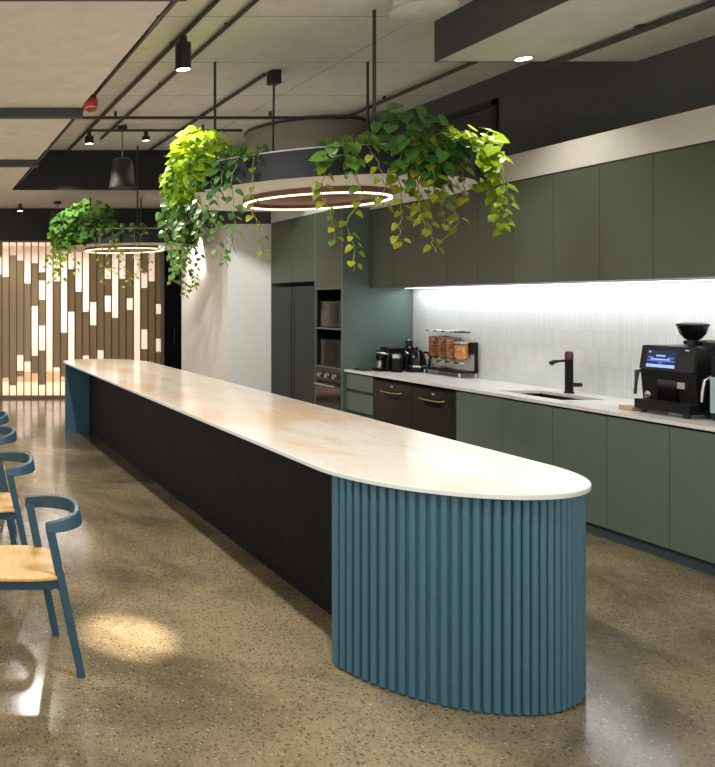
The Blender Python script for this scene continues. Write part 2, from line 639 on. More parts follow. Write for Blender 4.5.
# white wall block beside the tall cabinets, dark above it
struct(bx(4.265, XW, 10.47, 12.3, 0, 2.775).build('wall_column', M['white_wall']), 'white wall block at the end of the kitchen', 'wall')
struct(bx(4.275, XW, 10.48, 12.3, 2.775, DZ).build('wall_header', M['charcoal']), 'charcoal wall above the white block', 'wall')
hd = MB().box(-2.5, XW, YB - 0.02, YB + 0.1, 2.785, DZ)
struct(hd.build('wall_back', M['dark']), 'black header wall above the slatted glass', 'wall')
struct(bx(5.3, XW, YB - 0.02, YB + 0.1, 0, 2.785).build('wall_back_return', M['dark']), 'dark return wall beside the black door', 'wall')
# room behind the glass
rm = MB()
rm.box(-2.2, 5.8, 17.0, 17.1, 0, 2.95)
rm.box(-2.3, -2.2, YB + 0.1, 17.1, 0, 2.95)
rm.box(5.8, 5.9, YB + 0.1, 17.1, 0, 2.95)
rm.box(-2.3, 5.9, YB + 0.1, 17.1, 2.95, 3.0)
struct(rm.build('wall_meeting_room', M['bright_wall']), 'bright white room seen through the slatted glass', 'wall')
struct(bx(-2.2, 5.8, YB + 0.1, 17.0, -0.06, 0).build('floor_meeting_room', M['timber_floor']), 'honey coloured floor behind the slatted glass', 'floor')
struct(bx(-2.2, 5.8, 16.2, 17.0, 0, 0.22).build('wall_meeting_bench', M['timber_floor']), 'honey timber bench along the far room', 'wall')

# ---- the slatted glass: pane, taupe film strips with clear gaps, frame
px0, px1 = 1.445, 4.305
win = struct(bx(-1.2, px1, YB + 0.03, YB + 0.04, 0.05, 2.775).build('window_1', M['glass']), 'glass partition with vertical taupe strips', 'window')
fr = MB()
fr.box(-1.2, px1, YB - 0.015, YB + 0.07, 0.0, 0.05)
fr.box(-1.2, px1, YB - 0.015, YB + 0.07, 2.755, 2.785)
fr.build('window_frame', M['film_edge'], win)
bx(px1 - 0.03, px1 + 0.03, YB - 0.02, YB + 0.07, 0.0, 2.785).build('window_jamb', M['steel'], win)
clear = {0: [(85, 218), (605, 690)], 1: [(85, 135), (635, 690)], 2: [(85, 155), (518, 578), (600, 690)], 3: [(85, 243), (543, 690)],
         4: [(85, 165), (330, 520), (588, 690)], 5: [(85, 200), (232, 305), (405, 500), (632, 690)], 6: [(85, 690)],
         7: [(85, 235), (565, 690)], 8: [(85, 432), (600, 690)], 9: [(85, 188), (352, 690)], 10: [(85, 275)], 11: [(85, 352), (520, 690)],
         12: [(100, 125), (315, 403)], 13: [(500, 540)], 14: [(185, 225), (290, 352)], 15: [(120, 375)], 16: [(125, 225)],
         17: [(300, 345)], 18: [(125, 690)], 19: [(203, 260), (420, 495)], 20: [(120, 235)], 21: [(322, 360), (455, 505)]}
pitch = (px1 - px0) / 22.2
film, edge = MB(), MB()


def cz(c):                                   # measured height along a strip
    return CAM_H - (220 + c / 3.833 - VPY) / FPX * YB


rng = random.Random(3)
for k in range(-20, 22):
    x0 = px0 + 0.045 + k * pitch
    x1 = x0 + pitch
    w = 0.018
    edge.box(x1 - w, x1, YB - 0.005, YB + 0.028, 0.05, 2.755)
    segs = clear.get(k)
    if segs is None:
        a = rng.uniform(85, 500)
        segs = [(a, a + rng.uniform(40, 160))]
    z = 2.755
    for a, b in segs:
        za, zb = min(2.755, cz(a)), max(0.05, cz(b))
        if z - za > 0.02:
            film.box(x0, x1 - w, YB + 0.016, YB + 0.026, za, z)
        z = zb
    if z > 0.08:
        film.box(x0, x1 - w, YB + 0.016, YB + 0.026, 0.05, z)
film.build('window_film', M['film'], win)
edge.build('window_batten', M['film_edge'], win)

dr = struct(bx(px1 + 0.03, 5.3, YB - 0.01, YB + 0.04, 0.0, 2.785).build('door_1', M['black_gloss']), 'tall black glossy door beside the glass partition', 'door')
MB().tube([(4.5, YB - 0.06, 0.95), (4.5, YB - 0.06, 1.25)], 0.012).build('door_handle', M['black_metal'], dr)

# ---- beams, rods and pipes on the ceiling
for i, (y, l) in enumerate(((3.90, 'nearest dark steel channel across the beige ceiling'), (6.45, 'dark steel channel across the beige ceiling beside the red alarm'),
                            (8.80, 'dark steel channel across the beige ceiling next to the pendant speaker'))):
    o = MB()
    o.box(-2.2, XD + 0.02, y, y + 0.07, DZ - 0.08, DZ)
    tag(o.build('ceiling_channel', M['steelbar']), l, 'ceiling channel', 'steel channels under the beige ceiling')

lo = CZ - 0.03


def pipe(name, pts, r, label, group='conduits under the raised ceiling'):
    t = thing(name, label, 'conduit', pts[0], group)
    MB().tube(pts, r, 10).build('tube', M['pipe'], t, smooth=50)
    a, b = Vector(pts[0]), Vector(pts[-1])
    n = max(2, int((b - a).length / 1.6))
    for k in range(n):
        p = a.lerp(b, (k + 0.5) / n)
        bx(p.x - r * 0.8, p.x + r * 0.8, p.y - r * 0.5, p.y + r * 0.5, p.z + r * 0.5, CZ if p.z > 3.7 else p.z + r * 1.5).build('clip', M['pipe'], t)
    return t


pipe('ceiling_conduit', [(1.475, 1.9, 3.43), (1.475, YT - 0.02, 3.43)], 0.016, 'long dark conduit running beside the beige ceiling edge')
pipe('ceiling_conduit', [(2.17, 1.9, lo), (2.17, YT - 0.02, lo)], 0.019, 'long dark conduit carrying the two black spotlights')
pipe('ceiling_conduit', [(2.455, 1.9, lo), (2.455, 10.2, lo)], 0.017, 'long dark conduit just kitchen-side of the spotlight conduit')
pipe('ceiling_conduit', [(3.34, 7.33, lo), (3.34, YT - 0.02, lo)], 0.019, 'dark conduit ending at the ring pendant ceiling box')
pipe('ceiling_conduit', [(5.03, 6.10, CZ - 0.05), (5.03, 8.90, CZ - 0.05)], 0.020, 'dark conduit near the charcoal wall running to the grey drum')
pipe('ceiling_conduit', [(1.40, 8.85, lo - 0.045), (5.0, 8.85, lo - 0.045)], 0.019, 'dark cross conduit running in front of the grey drum')
pipe('lighting_track', [(2.10, 9.5, lo - 0.045), (4.05, 9.5, lo - 0.045)], 0.017, 'dark cross track holding the far spotlights')

# ---- dropped grey slab near the kitchen wall
sl = struct(bx(4.10, XW, 1.8, 6.0, 3.60, CZ).build('ceiling_slab', M['slab']), 'pale grey dropped ceiling panel over the kitchen', 'ceiling')
bx(4.085, 4.10, 1.8, 6.0, 3.60, CZ).build('slab_edge', M['charcoal'], sl)
bx(4.085, XW, 6.0, 6.012, 3.60, CZ).build('slab_edge', M['charcoal'], sl)
t = thing('ceiling_conduit', 'dark conduit with a bent end under the pale ceiling panel', 'conduit', (4.96, 1.9, 3.565))
MB().tube([(4.96, 1.9, 3.565), (4.96, 5.90, 3.565), (4.965, 5.98, 3.575), (4.985, 6.03, 3.60)], 0.024, 10).build('tube', M['pipe'], t, smooth=50)
for y in (2.2, 3.7, 5.2):
    bx(4.93, 4.99, y, y + 0.03, 3.575, 3.60).build('clip', M['pipe'], t)

# vent in the charcoal wall
t = thing('air_vent', 'dark louvred air vent in the charcoal wall', 'air vent', (XW - 0.02, 7.5, 3.2))
f = MB()
y0, y1, z0, z1 = 7.42, 8.60, 3.18, 3.69
f.box(XW - 0.03, XW, y0, y0 + 0.06, z0, z1)
f.box(XW - 0.03, XW, y1 - 0.06, y1, z0, z1)
f.box(XW - 0.03, XW, y0, y1, z1 - 0.06, z1)
f.box(XW - 0.03, XW, y0, y1, z0, z0 + 0.06)
f.build('frame', M['dark'], t)
s = MB()
for k in range(12):
    z = z0 + 0.075 + k * 0.031
    s.add([(XW - 0.024, y0 + .06, z), (XW - 0.024, y1 - .06, z), (XW - 0.004, y1 - .06, z + 0.022), (XW - 0.004, y0 + .06, z + 0.022),
           (XW - 0.024, y0 + .06, z + .004), (XW - 0.024, y1 - .06, z + .004), (XW - 0.004, y1 - .06, z + 0.026), (XW - 0.004, y0 + .06, z + 0.026)],
          [(0, 1, 2, 3), (7, 6, 5, 4), (0, 4, 5, 1), (2, 6, 7, 3), (0, 3, 7, 4), (1, 5, 6, 2)])
s.build('louvre', M['charcoal'], t)

# grey drum by the charcoal wall
t = thing('ceiling_drum', 'large round grey drum hanging from the ceiling behind the planter', 'ceiling drum', (4.93, 9.68, CZ))
MB().lathe([(0.69, 3.30), (0.70, 3.31), (0.70, CZ - 0.02), (0.69, CZ)], (4.93, 9.68, 0), 64).build('shell', M['drum'], t, smooth=40)
MB().lathe([(0.705, CZ - 0.05), (0.712, CZ - 0.045), (0.712, CZ - 0.025), (0.705, CZ - 0.02)], (4.93, 9.68, 0), 64, closed=True).build('rim', M['pipe'], t, smooth=40)

# round ceiling speaker/diffuser
t = thing('ceiling_diffuser', 'round pale ceiling diffuser beside the dropped panel', 'ceiling diffuser', (3.61, 5.43, CZ))
MB().lathe([(0.18, CZ), (0.19, 3.83), (0.222, 3.80), (0.224, 3.79), (0.218, 3.786), (0.0, 3.79)], (3.61, 5.43, 0), 48).build('body', M['slab'], t, smooth=40)
MB().lathe([(0.208, 3.787), (0.220, 3.782), (0.228, 3.79), (0.222, 3.80)], (3.61, 5.43, 0), 48, closed=True).build('rim', M['white_plastic'], t, smooth=40)
MB().lathe([(0.010, 3.79), (0.010, 3.782), (0.0, 3.781)], (3.60, 5.43, 0), 12).build('sensor', M['white_plastic'], t)


# ---- lights on the ceiling
def spotlight(x, y, ztop, L, r, label, target, power, angle=70, lensmat='lamp'):
    t = thing('spotlight', label, 'spotlight', (x, y, ztop), 'ceiling spotlights')
    MB().lathe([(r * 0.5, ztop), (r * 0.5, ztop - 0.05)], (x, y, 0), 20).build('mount', M['black_metal'], t, smooth=40)
    MB().lathe([(r * 0.55, ztop - 0.05), (r * 0.95, ztop - 0.055), (r, ztop - 0.07), (r, ztop - L), (r * 0.9, ztop - L), (r * 0.86, ztop - L + 0.012), (0, ztop - L + 0.012)],
               (x, y, 0), 28).build('housing', M['black_metal'], t, smooth=40)
    MB().lathe([(0, ztop - L + 0.004), (r * 0.84, ztop - L + 0.004), (r * 0.84, ztop - L + 0.011), (0, ztop - L + 0.011)], (x, y, 0), 28).build('lens', M[lensmat], t)
    if power:
        lo_ = spot('spotlight_beam', (x, y, ztop - L - 0.03), target, power, (1.0, 0.88, 0.70), angle, 0.7, 0.04)
    return t


spotlight(2.17, 6.22, CZ - 0.05, 0.27, 0.062, 'black can spotlight nearest over the bar, left of the bright plant', (2.45, 6.7, 2.7), 130, 52)
spotlight(2.14, 9.5, CZ - 0.095, 0.15, 0.055, 'lit black spotlight beside the pendant speaker, under the same conduit', (2.3, 9.6, 0), 130, 90)
spotlight(2.85, 9.5, CZ - 0.095, 0.11, 0.05, 'small dim black spotlight at the track by the pendant speaker', (2.9, 9.6, 0), 30, 80, 'lamp_small')
spotlight(1.72, 12.8, DZ, 0.12, 0.055, 'far small spotlight near the black header wall', (1.72, 12.9, 0), 60, 90)
t = thing('downlight', 'bright recessed downlight at the edge of the pale ceiling panel', 'downlight', (4.70, 5.90, 3.60))
MB().lathe([(0.065, 3.60), (0.068, 3.592), (0.055, 3.585), (0.05, 3.59)], (4.70, 5.90, 0), 32, closed=True).build('trim_ring', M['white_plastic'], t, smooth=40)
MB().lathe([(0, 3.586), (0.05, 3.586), (0.05, 3.597), (0, 3.597)], (4.70, 5.90, 0), 32).build('lens', M['lamp'], t)
spot('downlight_beam', (4.70, 5.90, 3.57), (4.55, 5.9, 0), 55, (1.0, 0.95, 0.88), 110, 0.8, 0.05)


def pendant_speaker(x, y, zt, zb, r, ceil, label):
    t = thing('pendant_speaker', label, 'speaker', (x, y, ceil), 'pendant speakers')
    MB().tube([(x, y, ceil), (x, y, zt)], 0.010, 8).build('cable', M['steel'], t)
    h = zt - zb
    MB().lathe([(0.0, zt), (r * 0.45, zt - 0.005), (r * 0.72, zt - 0.03), (r * 0.8, zt - h * 0.3), (r * 0.92, zt - h * 0.8), (r, zb + 0.02), (r * 0.98, zb), (r * 0.9, zb + 0.005)],
               (x, y, 0), 36).build('housing', M['black_metal'], t, smooth=50)
    MB().lathe([(0, zb - 0.006), (r * 0.9, zb - 0.002), (r * 0.9, zb + 0.004), (0, zb + 0.004)], (x, y, 0), 36).build('grille', M['steelbar'], t, smooth=40)
    MB().lathe([(0.06, ceil), (0.06, ceil - 0.04)], (x, y, 0), 20).build('canopy', M['black_metal'], t, smooth=40)
    return t


pendant_speaker(2.58, 9.6, 3.52, 3.14, 0.165, CZ, 'black bell shaped pendant speaker hanging under the raised ceiling')
pendant_speaker(2.29, 12.5, 3.22, 2.95, 0.14, DZ, 'far black pendant speaker against the black header wall')

t = thing('fire_alarm', 'small red alarm beacon at the beige ceiling edge', 'fire alarm', (1.43, 6.28, 3.408))
MB().lathe([(0.042, 3.408), (0.045, 3.375)], (1.43, 6.28, 0), 24).build('base', M['black_metal'], t, smooth=40)
MB().lathe([(0.05, 3.375), (0.055, 3.365), (0.055, 3.325), (0.048, 3.31), (0.045, 3.29), (0.025, 3.275), (0, 3.272)], (1.43, 6.28, 0), 24).build('lens', M['red'], t, smooth=40)
MB().lathe([(0.047, 3.31), (0.05, 3.305), (0.047, 3.30)], (1.43, 6.28, 0), 24, closed=True).build('band', M['white_plastic'], t, smooth=40)

# added spotlight out of view; its beam stands in for a warm floor reflection
t = spotlight(1.0, 2.3, DZ, 0.20, 0.06, 'added black can spotlight under the beige ceiling out in front of the chairs', (1.07, 3.9, 0), 0)
spot('spotlight_beam', (1.0, 2.3, DZ - 0.24), (1.06, 3.86, 0), 2300, (1.0, 0.86, 0.68), 9.5, 1.0, 0.03)

# ------------------------------------------------------------------ kitchen
KF = 4.90           # door fronts
CT0, CT1 = 0.905, 0.93
wt = MB()
# worktop with a cut-out for the sink
SX0, SX1, SY0, SY1 = 5.06, 5.42, 5.98, 6.62
YE = 8.695
wt.box(4.875, SX0, 2.2, YE, CT0, CT1)
wt.box(SX1, XW - 0.002, 2.2, YE, CT0, CT1)
wt.box(SX0, SX1, 2.2, SY0, CT0, CT1)
wt.box(SX0, SX1, SY1, YE, CT0, CT1)
tag(wt.build('worktop', M['counter']), 'long pale stone worktop over the green base cabinets', 'worktop')

sk = thing('sink', 'black undermount sink set in the pale worktop below the tap', 'sink', (5.24, 6.3, CT0))
b = MB()
b.box(SX0 - 0.01, SX1 + 0.01, SY0 - 0.01, SY1 + 0.01, 0.72, 0.73)
b.box(SX0 - 0.012, SX0, SY0 - 0.01, SY1 + 0.01, 0.73, CT0 - 0.001)
b.box(SX1, SX1 + 0.012, SY0 - 0.01, SY1 + 0.01, 0.73, CT0 - 0.001)
b.box(SX0, SX1, SY0 - 0.012, SY0, 0.73, CT0 - 0.001)
b.box(SX0, SX1, SY1, SY1 + 0.012, 0.73, CT0 - 0.001)
b.build('bowl', M['black_matt'], sk)
MB().lathe([(0.04, 0.731), (0.042, 0.734), (0.0, 0.733)], (5.24, 6.3, 0), 24).build('drain', M['steel'], sk, smooth=40)

tp = thing('tap', 'black mixer tap with pinkish reflection coloured on its cap beside the sink', 'tap', (5.50, 6.42, CT1))
MB().lathe([(0.036, CT1), (0.036, CT1 + 0.008), (0.029, CT1 + 0.012), (0.028, CT1 + 0.29), (0.0, CT1 + 0.29)], (5.50, 6.42, 0), 28).build('body', M['black_matt'], tp, smooth=40)
MB().lathe([(0.0295, CT1 + 0.285), (0.0295, CT1 + 0.335), (0.022, CT1 + 0.352), (0.0, CT1 + 0.356)], (5.50, 6.42, 0), 28).build('reflection_cap', M['purple'], tp, smooth=40)
MB().tube([(5.48, 6.42, CT1 + 0.275), (5.42, 6.42, CT1 + 0.272), (5.37, 6.42, CT1 + 0.265), (5.345, 6.42, CT1 + 0.25)], [0.010, 0.010, 0.017, 0.019], 12).build('spout', M['black_matt'], tp, smooth=40)
MB().tube([(5.50, 6.42, CT1 + 0.075), (5.565, 6.42, CT1 + 0.07), (5.60, 6.42, CT1 + 0.07)], [0.016, 0.017, 0.017], 14).build('lever', M['black_matt'], tp, smooth=40)

# base cabinets
ord_ = ['first', 'second', 'third', 'fourth', 'fifth', 'sixth', 'seventh', 'eighth']
dw = [6.920, 6.377, 5.869, 5.407, 4.955, 4.50, 4.05, 3.6, 3.1]
for i in range(8):
    y1, y0 = dw[i], dw[i + 1]
    t = thing('base_cabinet', 'green base cabinet under the worktop, %s along from the dishwashers' % ord_[i], 'base cabinet', (KF, (y0 + y1) / 2, 0.09), 'green base cabinets')
    has_sink = i in (0, 1)
    hz = 0.70 if has_sink else 0.875
    bx(KF + 0.02, XW - 0.004, y0 + 0.001, y1 - 0.001, 0.09, hz).build('body', M['gap'], t)
    bx(KF, KF + 0.019, y0 + 0.0025, y1 - 0.0025, 0.09, 0.886).build('door', M['green'], t, bevel=0.0015)
y1, y0 = 8.695, 8.185
t = thing('drawer_cabinet', 'green three drawer cabinet between the oven tower and dishwasher', 'drawer cabinet', (KF, (y0 + y1) / 2, 0.09))
bx(KF + 0.02, XW - 0.004, y0 + 0.001, y1 - 0.001, 0.09, 0.875).build('body', M['gap'], t)
for z0, z1 in ((0.715, 0.885), (0.475, 0.680), (0.09, 0.440)):
    bx(KF, KF + 0.019, y0 + 0.0025, y1 - 0.0025, z0, z1).build('drawer', M['green'], t, bevel=0.0015)
struct(bx(KF + 0.04, KF + 0.058, 3.1, 8.695, 0.0, 0.088).build('baseboard_right', M['kick']), 'blue grey kickboard below the base cabinets', 'baseboard')

for i, (y0, y1, l) in enumerate(((7.555, 8.175, 'dark bronze dishwasher next to the green drawers'), (6.925, 7.545, 'dark bronze dishwasher nearest the sink'))):
    t = thing('dishwasher', l, 'dishwasher', (KF, (y0 + y1) / 2, 0.09), 'dishwashers')
    bx(KF + 0.03, XW - 0.004, y0 + 0.002, y1 - 0.002, 0.09, 0.875).build('body', M['black_matt'], t)
    bx(KF - 0.004, KF + 0.028, y0 + 0.006, y1 - 0.006, 0.10, 0.74).build('door', M['bronze'], t, bevel=0.003)
    bx(KF - 0.004, KF + 0.028, y0 + 0.006, y1 - 0.006, 0.745, 0.855).build('control_panel', M['bronze'], t, bevel=0.003)
    ym = (y0 + y1) / 2
    MB().tube([(KF - 0.004, ym - 0.17, 0.775), (KF - 0.03, ym - 0.15, 0.765), (KF - 0.034, ym, 0.76), (KF - 0.03, ym + 0.15, 0.765), (KF - 0.004, ym + 0.17, 0.775)], 0.007, 10).build('handle', M['brass'], t, smooth=40)
    bx(KF - 0.006, KF - 0.003, ym - 0.12, ym + 0.12, 0.70, 0.755).build('recess', M['black_gloss'], t)
    bx(KF - 0.0055, KF - 0.003, ym - 0.03, ym + 0.01, 0.815, 0.835).build('display', M['pale_glass'], t)
    bx(KF + 0.0, KF + 0.03, y0 + 0.0005, y0 + 0.0055, 0.09, 0.86).build('side_trim', M['steel'], t)

# wall cabinets
XU = 5.17
ys = [8.695 - 0.4187 * k for k in range(16)]
for i in range(15):
    y1, y0 = ys[i], ys[i + 1]
    n = (ord_ + ['ninth', 'tenth', 'eleventh', 'twelfth', 'thirteenth', 'fourteenth', 'fifteenth'])[i]
    t = thing('wall_cabinet', 'green wall cabinet above the splashback, %s along from the oven tower' % n, 'wall cabinet', (XU, (y0 + y1) / 2, 1.863), 'green wall cabinets')
    bx(XU + 0.02, XW - 0.004, y0 + 0.001, y1 - 0.001, 1.866, 2.735).build('body', M['green_up'], t)
    bx(XU, XU + 0.019, y0 + 0.002, y1 - 0.002, 1.863, 2.735).build('door', M['green_up'], t, bevel=0.0015)
struct(bx(XU + 0.004, XU + 0.03, 2.2, 8.69, 2.737, 2.751).build('trim_4', M['gap']), 'dark shadow line under the cream bulkhead', 'trim')
t = thing('led_strip', 'slim white led strip under the wall cabinets', 'light strip', (5.58, 5.6, 1.86))
bx(5.56, 5.60, 2.5, 8.68, 1.856, 1.866).build('profile', M['white_plastic'], t)
bx(5.563, 5.597, 2.5, 8.68, 1.853, 1.8558).build('diffuser', M['under_led'], t)

# tall unit: oven tower and refrigerator surround
XT = 4.86
t = thing('oven_tower', 'tall green oven tower cabinet with open microwave niches', 'tall cabinet', (XT, 9.01, 0.0))
bx(XT, XW - 0.004, 8.70, 8.73, 0.0, 2.785).build('side_panel', M['panel_green'], t)
b = MB()
b.box(XT + 0.02, XW - 0.004, 9.295, 9.315, 0.0, 2.785)
b.box(XW - 0.03, XW - 0.006, 8.73, 9.295, 0.0, 2.785)
b.build('carcass', M['green'], t)
bx(XT, XT + 0.02, 9.295, 9.315, 0.0, 2.785).build('stile', M['green'], t)
for z0, z1 in ((1.375, 1.395), (0.915, 0.935), (1.85, 1.87)):
    bx(XT + 0.003, XW - 0.03, 8.73, 9.295, z0, z1).build('shelf', M['green'], t)
ln = MB()
ln.box(XT + 0.025, XW - 0.031, 9.289, 9.2945, 0.936, 1.849)
ln.box(XT + 0.025, XW - 0.031, 8.7305, 8.736, 0.936, 1.849)
ln.box(XW - 0.037, XW - 0.031, 8.737, 9.288, 0.936, 1.849)
ln.box(XT + 0.025, XW - 0.038, 8.737, 9.288, 1.844, 1.849)
ln.build('niche_lining', M['black_matt'], t)
bx(XT, XT + 0.02, 8.733, 9.292, 1.872, 2.78).build('door', M['green_up'], t, bevel=0.0015)
bx(XT, XT + 0.02, 8.733, 9.292, 0.09, 0.14).build('plinth_panel', M['green'], t)

for z, l in ((1.395, 'built in microwave on the upper shelf of the oven tower'), (0.935, 'built in microwave in the middle niche of the oven tower')):
    t = thing('microwave', l, 'microwave', (XT + 0.1, 9.01, z), 'microwaves')
    bx(XT + 0.05, XW - 0.10, 8.75, 9.275, z, z + 0.32).build('body', M['black_matt'], t, bevel=0.006)
    bx(XT + 0.035, XT + 0.048, 8.88, 9.272, z + 0.008, z + 0.312).build('door', M['dark_glass'], t, bevel=0.003)
    bx(XT + 0.035, XT + 0.048, 8.753, 8.875, z + 0.008, z + 0.312).build('control_panel', M['black_gloss'], t, bevel=0.003)
    MB().tube([(XT + 0.02, 8.895, z + 0.05), (XT + 0.02, 8.895, z + 0.27)], 0.008, 8).build('handle', M['bronze'], t, smooth=40)
t = thing('oven', 'dark built in oven with three round knobs below the microwaves', 'oven', (XT, 9.01, 0.15))
bx(XT + 0.03, XW - 0.08, 8.735, 9.29, 0.15, 0.905).build('body', M['black_matt'], t)
bx(XT + 0.0, XT + 0.028, 8.737, 9.288, 0.755, 0.905).build('control_panel', M['black_gloss'], t, bevel=0.003)
bx(XT + 0.0, XT + 0.028, 8.737, 9.288, 0.15, 0.735).build('door', M['dark_glass'], t, bevel=0.003)
for y in (8.85, 9.01, 9.17):
    k = MB().lathe([(0.034, 0), (0.034, 0.008), (0.027, 0.012), (0.025, 0.03), (0, 0.03)], (XT, y, 0.825), 24, mat=Matrix.Rotation(-PI / 2, 4, 'Y'))
    k.build('knob', M['steel'], t, smooth=40)
hb = MB().tube([(XT - 0.04, 8.78, 0.715), (XT - 0.04, 9.245, 0.715)], 0.010, 10)
for y in (8.82, 9.205):
    hb.tube([(XT, y, 0.715), (XT - 0.04, y, 0.715)], 0.007, 8)
hb.build('handle', M['steel'], t, smooth=40)

t = thing('fridge_cabinet', 'tall green cabinet surround above the black refrigerator', 'tall cabinet', (XT, 10.0, 0.0))
b = MB()
b.box(XT + 0.02, XW - 0.004, 9.317, 10.46, 1.965, 2.785)
b.build('body', M['green_up'], t)
for y0, y1 in ((9.319, 9.895), (9.90, 10.455)):
    bx(XT, XT + 0.019, y0, y1, 1.955, 2.78).build('door', M['green_up'], t, bevel=0.0015)
bx(XT, XW - 0.004, 10.445, 10.46, 0.0, 1.955).build('side_panel', M['green'], t)
t = thing('refrigerator', 'tall black double door refrigerator beside the white wall', 'refrigerator', (XT + 0.05, 9.90, 0.0))
bx(XT + 0.06, XW - 0.05, 9.33, 10.43, 0.0, 1.90).build('body', M['black_matt'], t)
for y0, y1 in ((9.332, 9.882), (9.90, 10.43)):
    d = bx(XT + 0.005, XT + 0.055, y0, y1, 0.04, 1.90).build('door', M['fridge'], t, bevel=0.006)
    yy = y1 - 0.03 if y0 < 9.5 else y0 + 0.03
    bx(XT + 0.0005, XT + 0.0045, yy - 0.02, yy + 0.02, 0.3, 1.7).build('handle', M['black_gloss'], d)

# ---- appliances on the worktop
Z0 = CT1
# pod coffee machine
t = thing('pod_coffee_machine', 'black and chrome pod coffee machine next to the green end panel', 'coffee machine', (5.26, 8.38, Z0))
MB().prism([(5.19, 8.40), (5.385, 8.40), (5.385, 8.55), (5.19, 8.55)], Z0 + 0.0, Z0 + 0.27).build('body', M['black_gloss'], t, bevel=0.02, seg=3)
bx(5.10, 5.19, 8.41, 8.54, Z0, Z0 + 0.035).build('drip_tray', M['black_matt'], t, bevel=0.006)
MB().tube([(5.195, 8.41, Z0 + 0.19), (5.13, 8.41, Z0 + 0.205), (5.105, 8.475, Z0 + 0.21), (5.13, 8.54, Z0 + 0.205), (5.195, 8.54, Z0 + 0.19)], 0.012, 10).build('lever', M['steel'], t, smooth=40)
bx(5.125, 5.19, 8.43, 8.52, Z0 + 0.12, Z0 + 0.235).build('brew_head', M['black_gloss'], t, bevel=0.015)
MB().lathe([(0.030, Z0 + 0.036), (0.036, Z0 + 0.115), (0.033, Z0 + 0.115), (0.028, Z0 + 0.04)], (5.145, 8.475, 0), 20, closed=True).build('cup', M['steel'], t, smooth=40)
# tray of small spoons in front
t = thing('spoon_tray', 'flat dark tray of spoons in front of the pod machine', 'tray', (5.02, 8.55, Z0))
bx(4.95, 5.08, 8.50, 8.65, Z0, Z0 + 0.012).build('tray', M['black_matt'], t, bevel=0.004)
for k in range(3):
    MB().tube([(4.97 + 0.035 * k, 8.52, Z0 + 0.018), (4.98 + 0.035 * k, 8.63, Z0 + 0.02)], [0.004, 0.008], 8).build('spoon', M['steel'], t, smooth=40)
# milk frother canister
t = thing('milk_frother', 'small black milk frother with clear lid beside the pod machine', 'milk frother', (5.25, 8.335, Z0))
MB().lathe([(0.05, Z0), (0.052, Z0 + 0.01), (0.05, Z0 + 0.15), (0.048, Z0 + 0.155), (0, Z0 + 0.155)], (5.25, 8.335, 0), 28).build('jug', M['black_matt'], t, smooth=40)
MB().lathe([(0.05, Z0 + 0.156), (0.048, Z0 + 0.195), (0.02, Z0 + 0.205), (0, Z0 + 0.205)], (5.25, 8.335, 0), 28).build('lid', M['steel'], t, smooth=40)
# grinder/canister behind the kettle
t = thing('coffee_canister', 'tall narrow black canister behind the kettle', 'canister', (5.55, 8.50, Z0))
MB().lathe([(0.055, Z0), (0.055, Z0 + 0.25), (0.035, Z0 + 0.27), (0.035, Z0 + 0.33), (0, Z0 + 0.335)], (5.56, 8.60, 0), 24).build('body', M['black_gloss'], t, smooth=40)
MB().lathe([(0.0, Z0 + 0.336), (0.03, Z0 + 0.336), (0.03, Z0 + 0.348), (0, Z0 + 0.352)], (5.56, 8.60, 0), 24).build('lid', M['steel'], t, smooth=40)
# kettle
kx, ky = 5.50, 8.385
t = thing('kettle', 'black electric kettle with steel band beside the cereal dispenser', 'kettle', (kx, ky, Z0))
MB().lathe([(0.10, Z0), (0.105, Z0 + 0.012), (0.095, Z0 + 0.025), (0, Z0 + 0.025)], (kx, ky, 0), 32).build('base', M['black_matt'], t, smooth=40)
MB().lathe([(0.095, Z0 + 0.026), (0.10, Z0 + 0.05), (0.088, Z0 + 0.14), (0.068, Z0 + 0.215), (0.06, Z0 + 0.225), (0, Z0 + 0.225)], (kx, ky, 0), 32).build('body', M['black_gloss'], t, smooth=40)
MB().lathe([(0.099, Z0 + 0.055), (0.1005, Z0 + 0.056), (0.098, Z0 + 0.075), (0.096, Z0 + 0.075)], (kx, ky, 0), 32, closed=True).build('band', M['steel'], t, smooth=40)
MB().lathe([(0.055, Z0 + 0.226), (0.045, Z0 + 0.24), (0.012, Z0 + 0.245), (0.014, Z0 + 0.27), (0, Z0 + 0.274)], (kx, ky, 0), 24).build('lid', M['black_matt'], t, smooth=40)
MB().tube([(kx + 0.06, ky - 0.02, Z0 + 0.215), (kx + 0.10, ky - 0.03, Z0 + 0.215), (kx + 0.13, ky - 0.035, Z0 + 0.17), (kx + 0.12, ky - 0.03, Z0 + 0.07), (kx + 0.09, ky - 0.02, Z0 + 0.055)], 0.012, 10).build('handle', M['black_matt'], t, smooth=40)
MB().tube([(kx - 0.03, ky + 0.06, Z0 + 0.16), (kx - 0.045, ky + 0.10, Z0 + 0.20), (kx - 0.05, ky + 0.12, Z0 + 0.215)], [0.025, 0.016, 0.012], 10).build('spout', M['steel'], t, smooth=40)

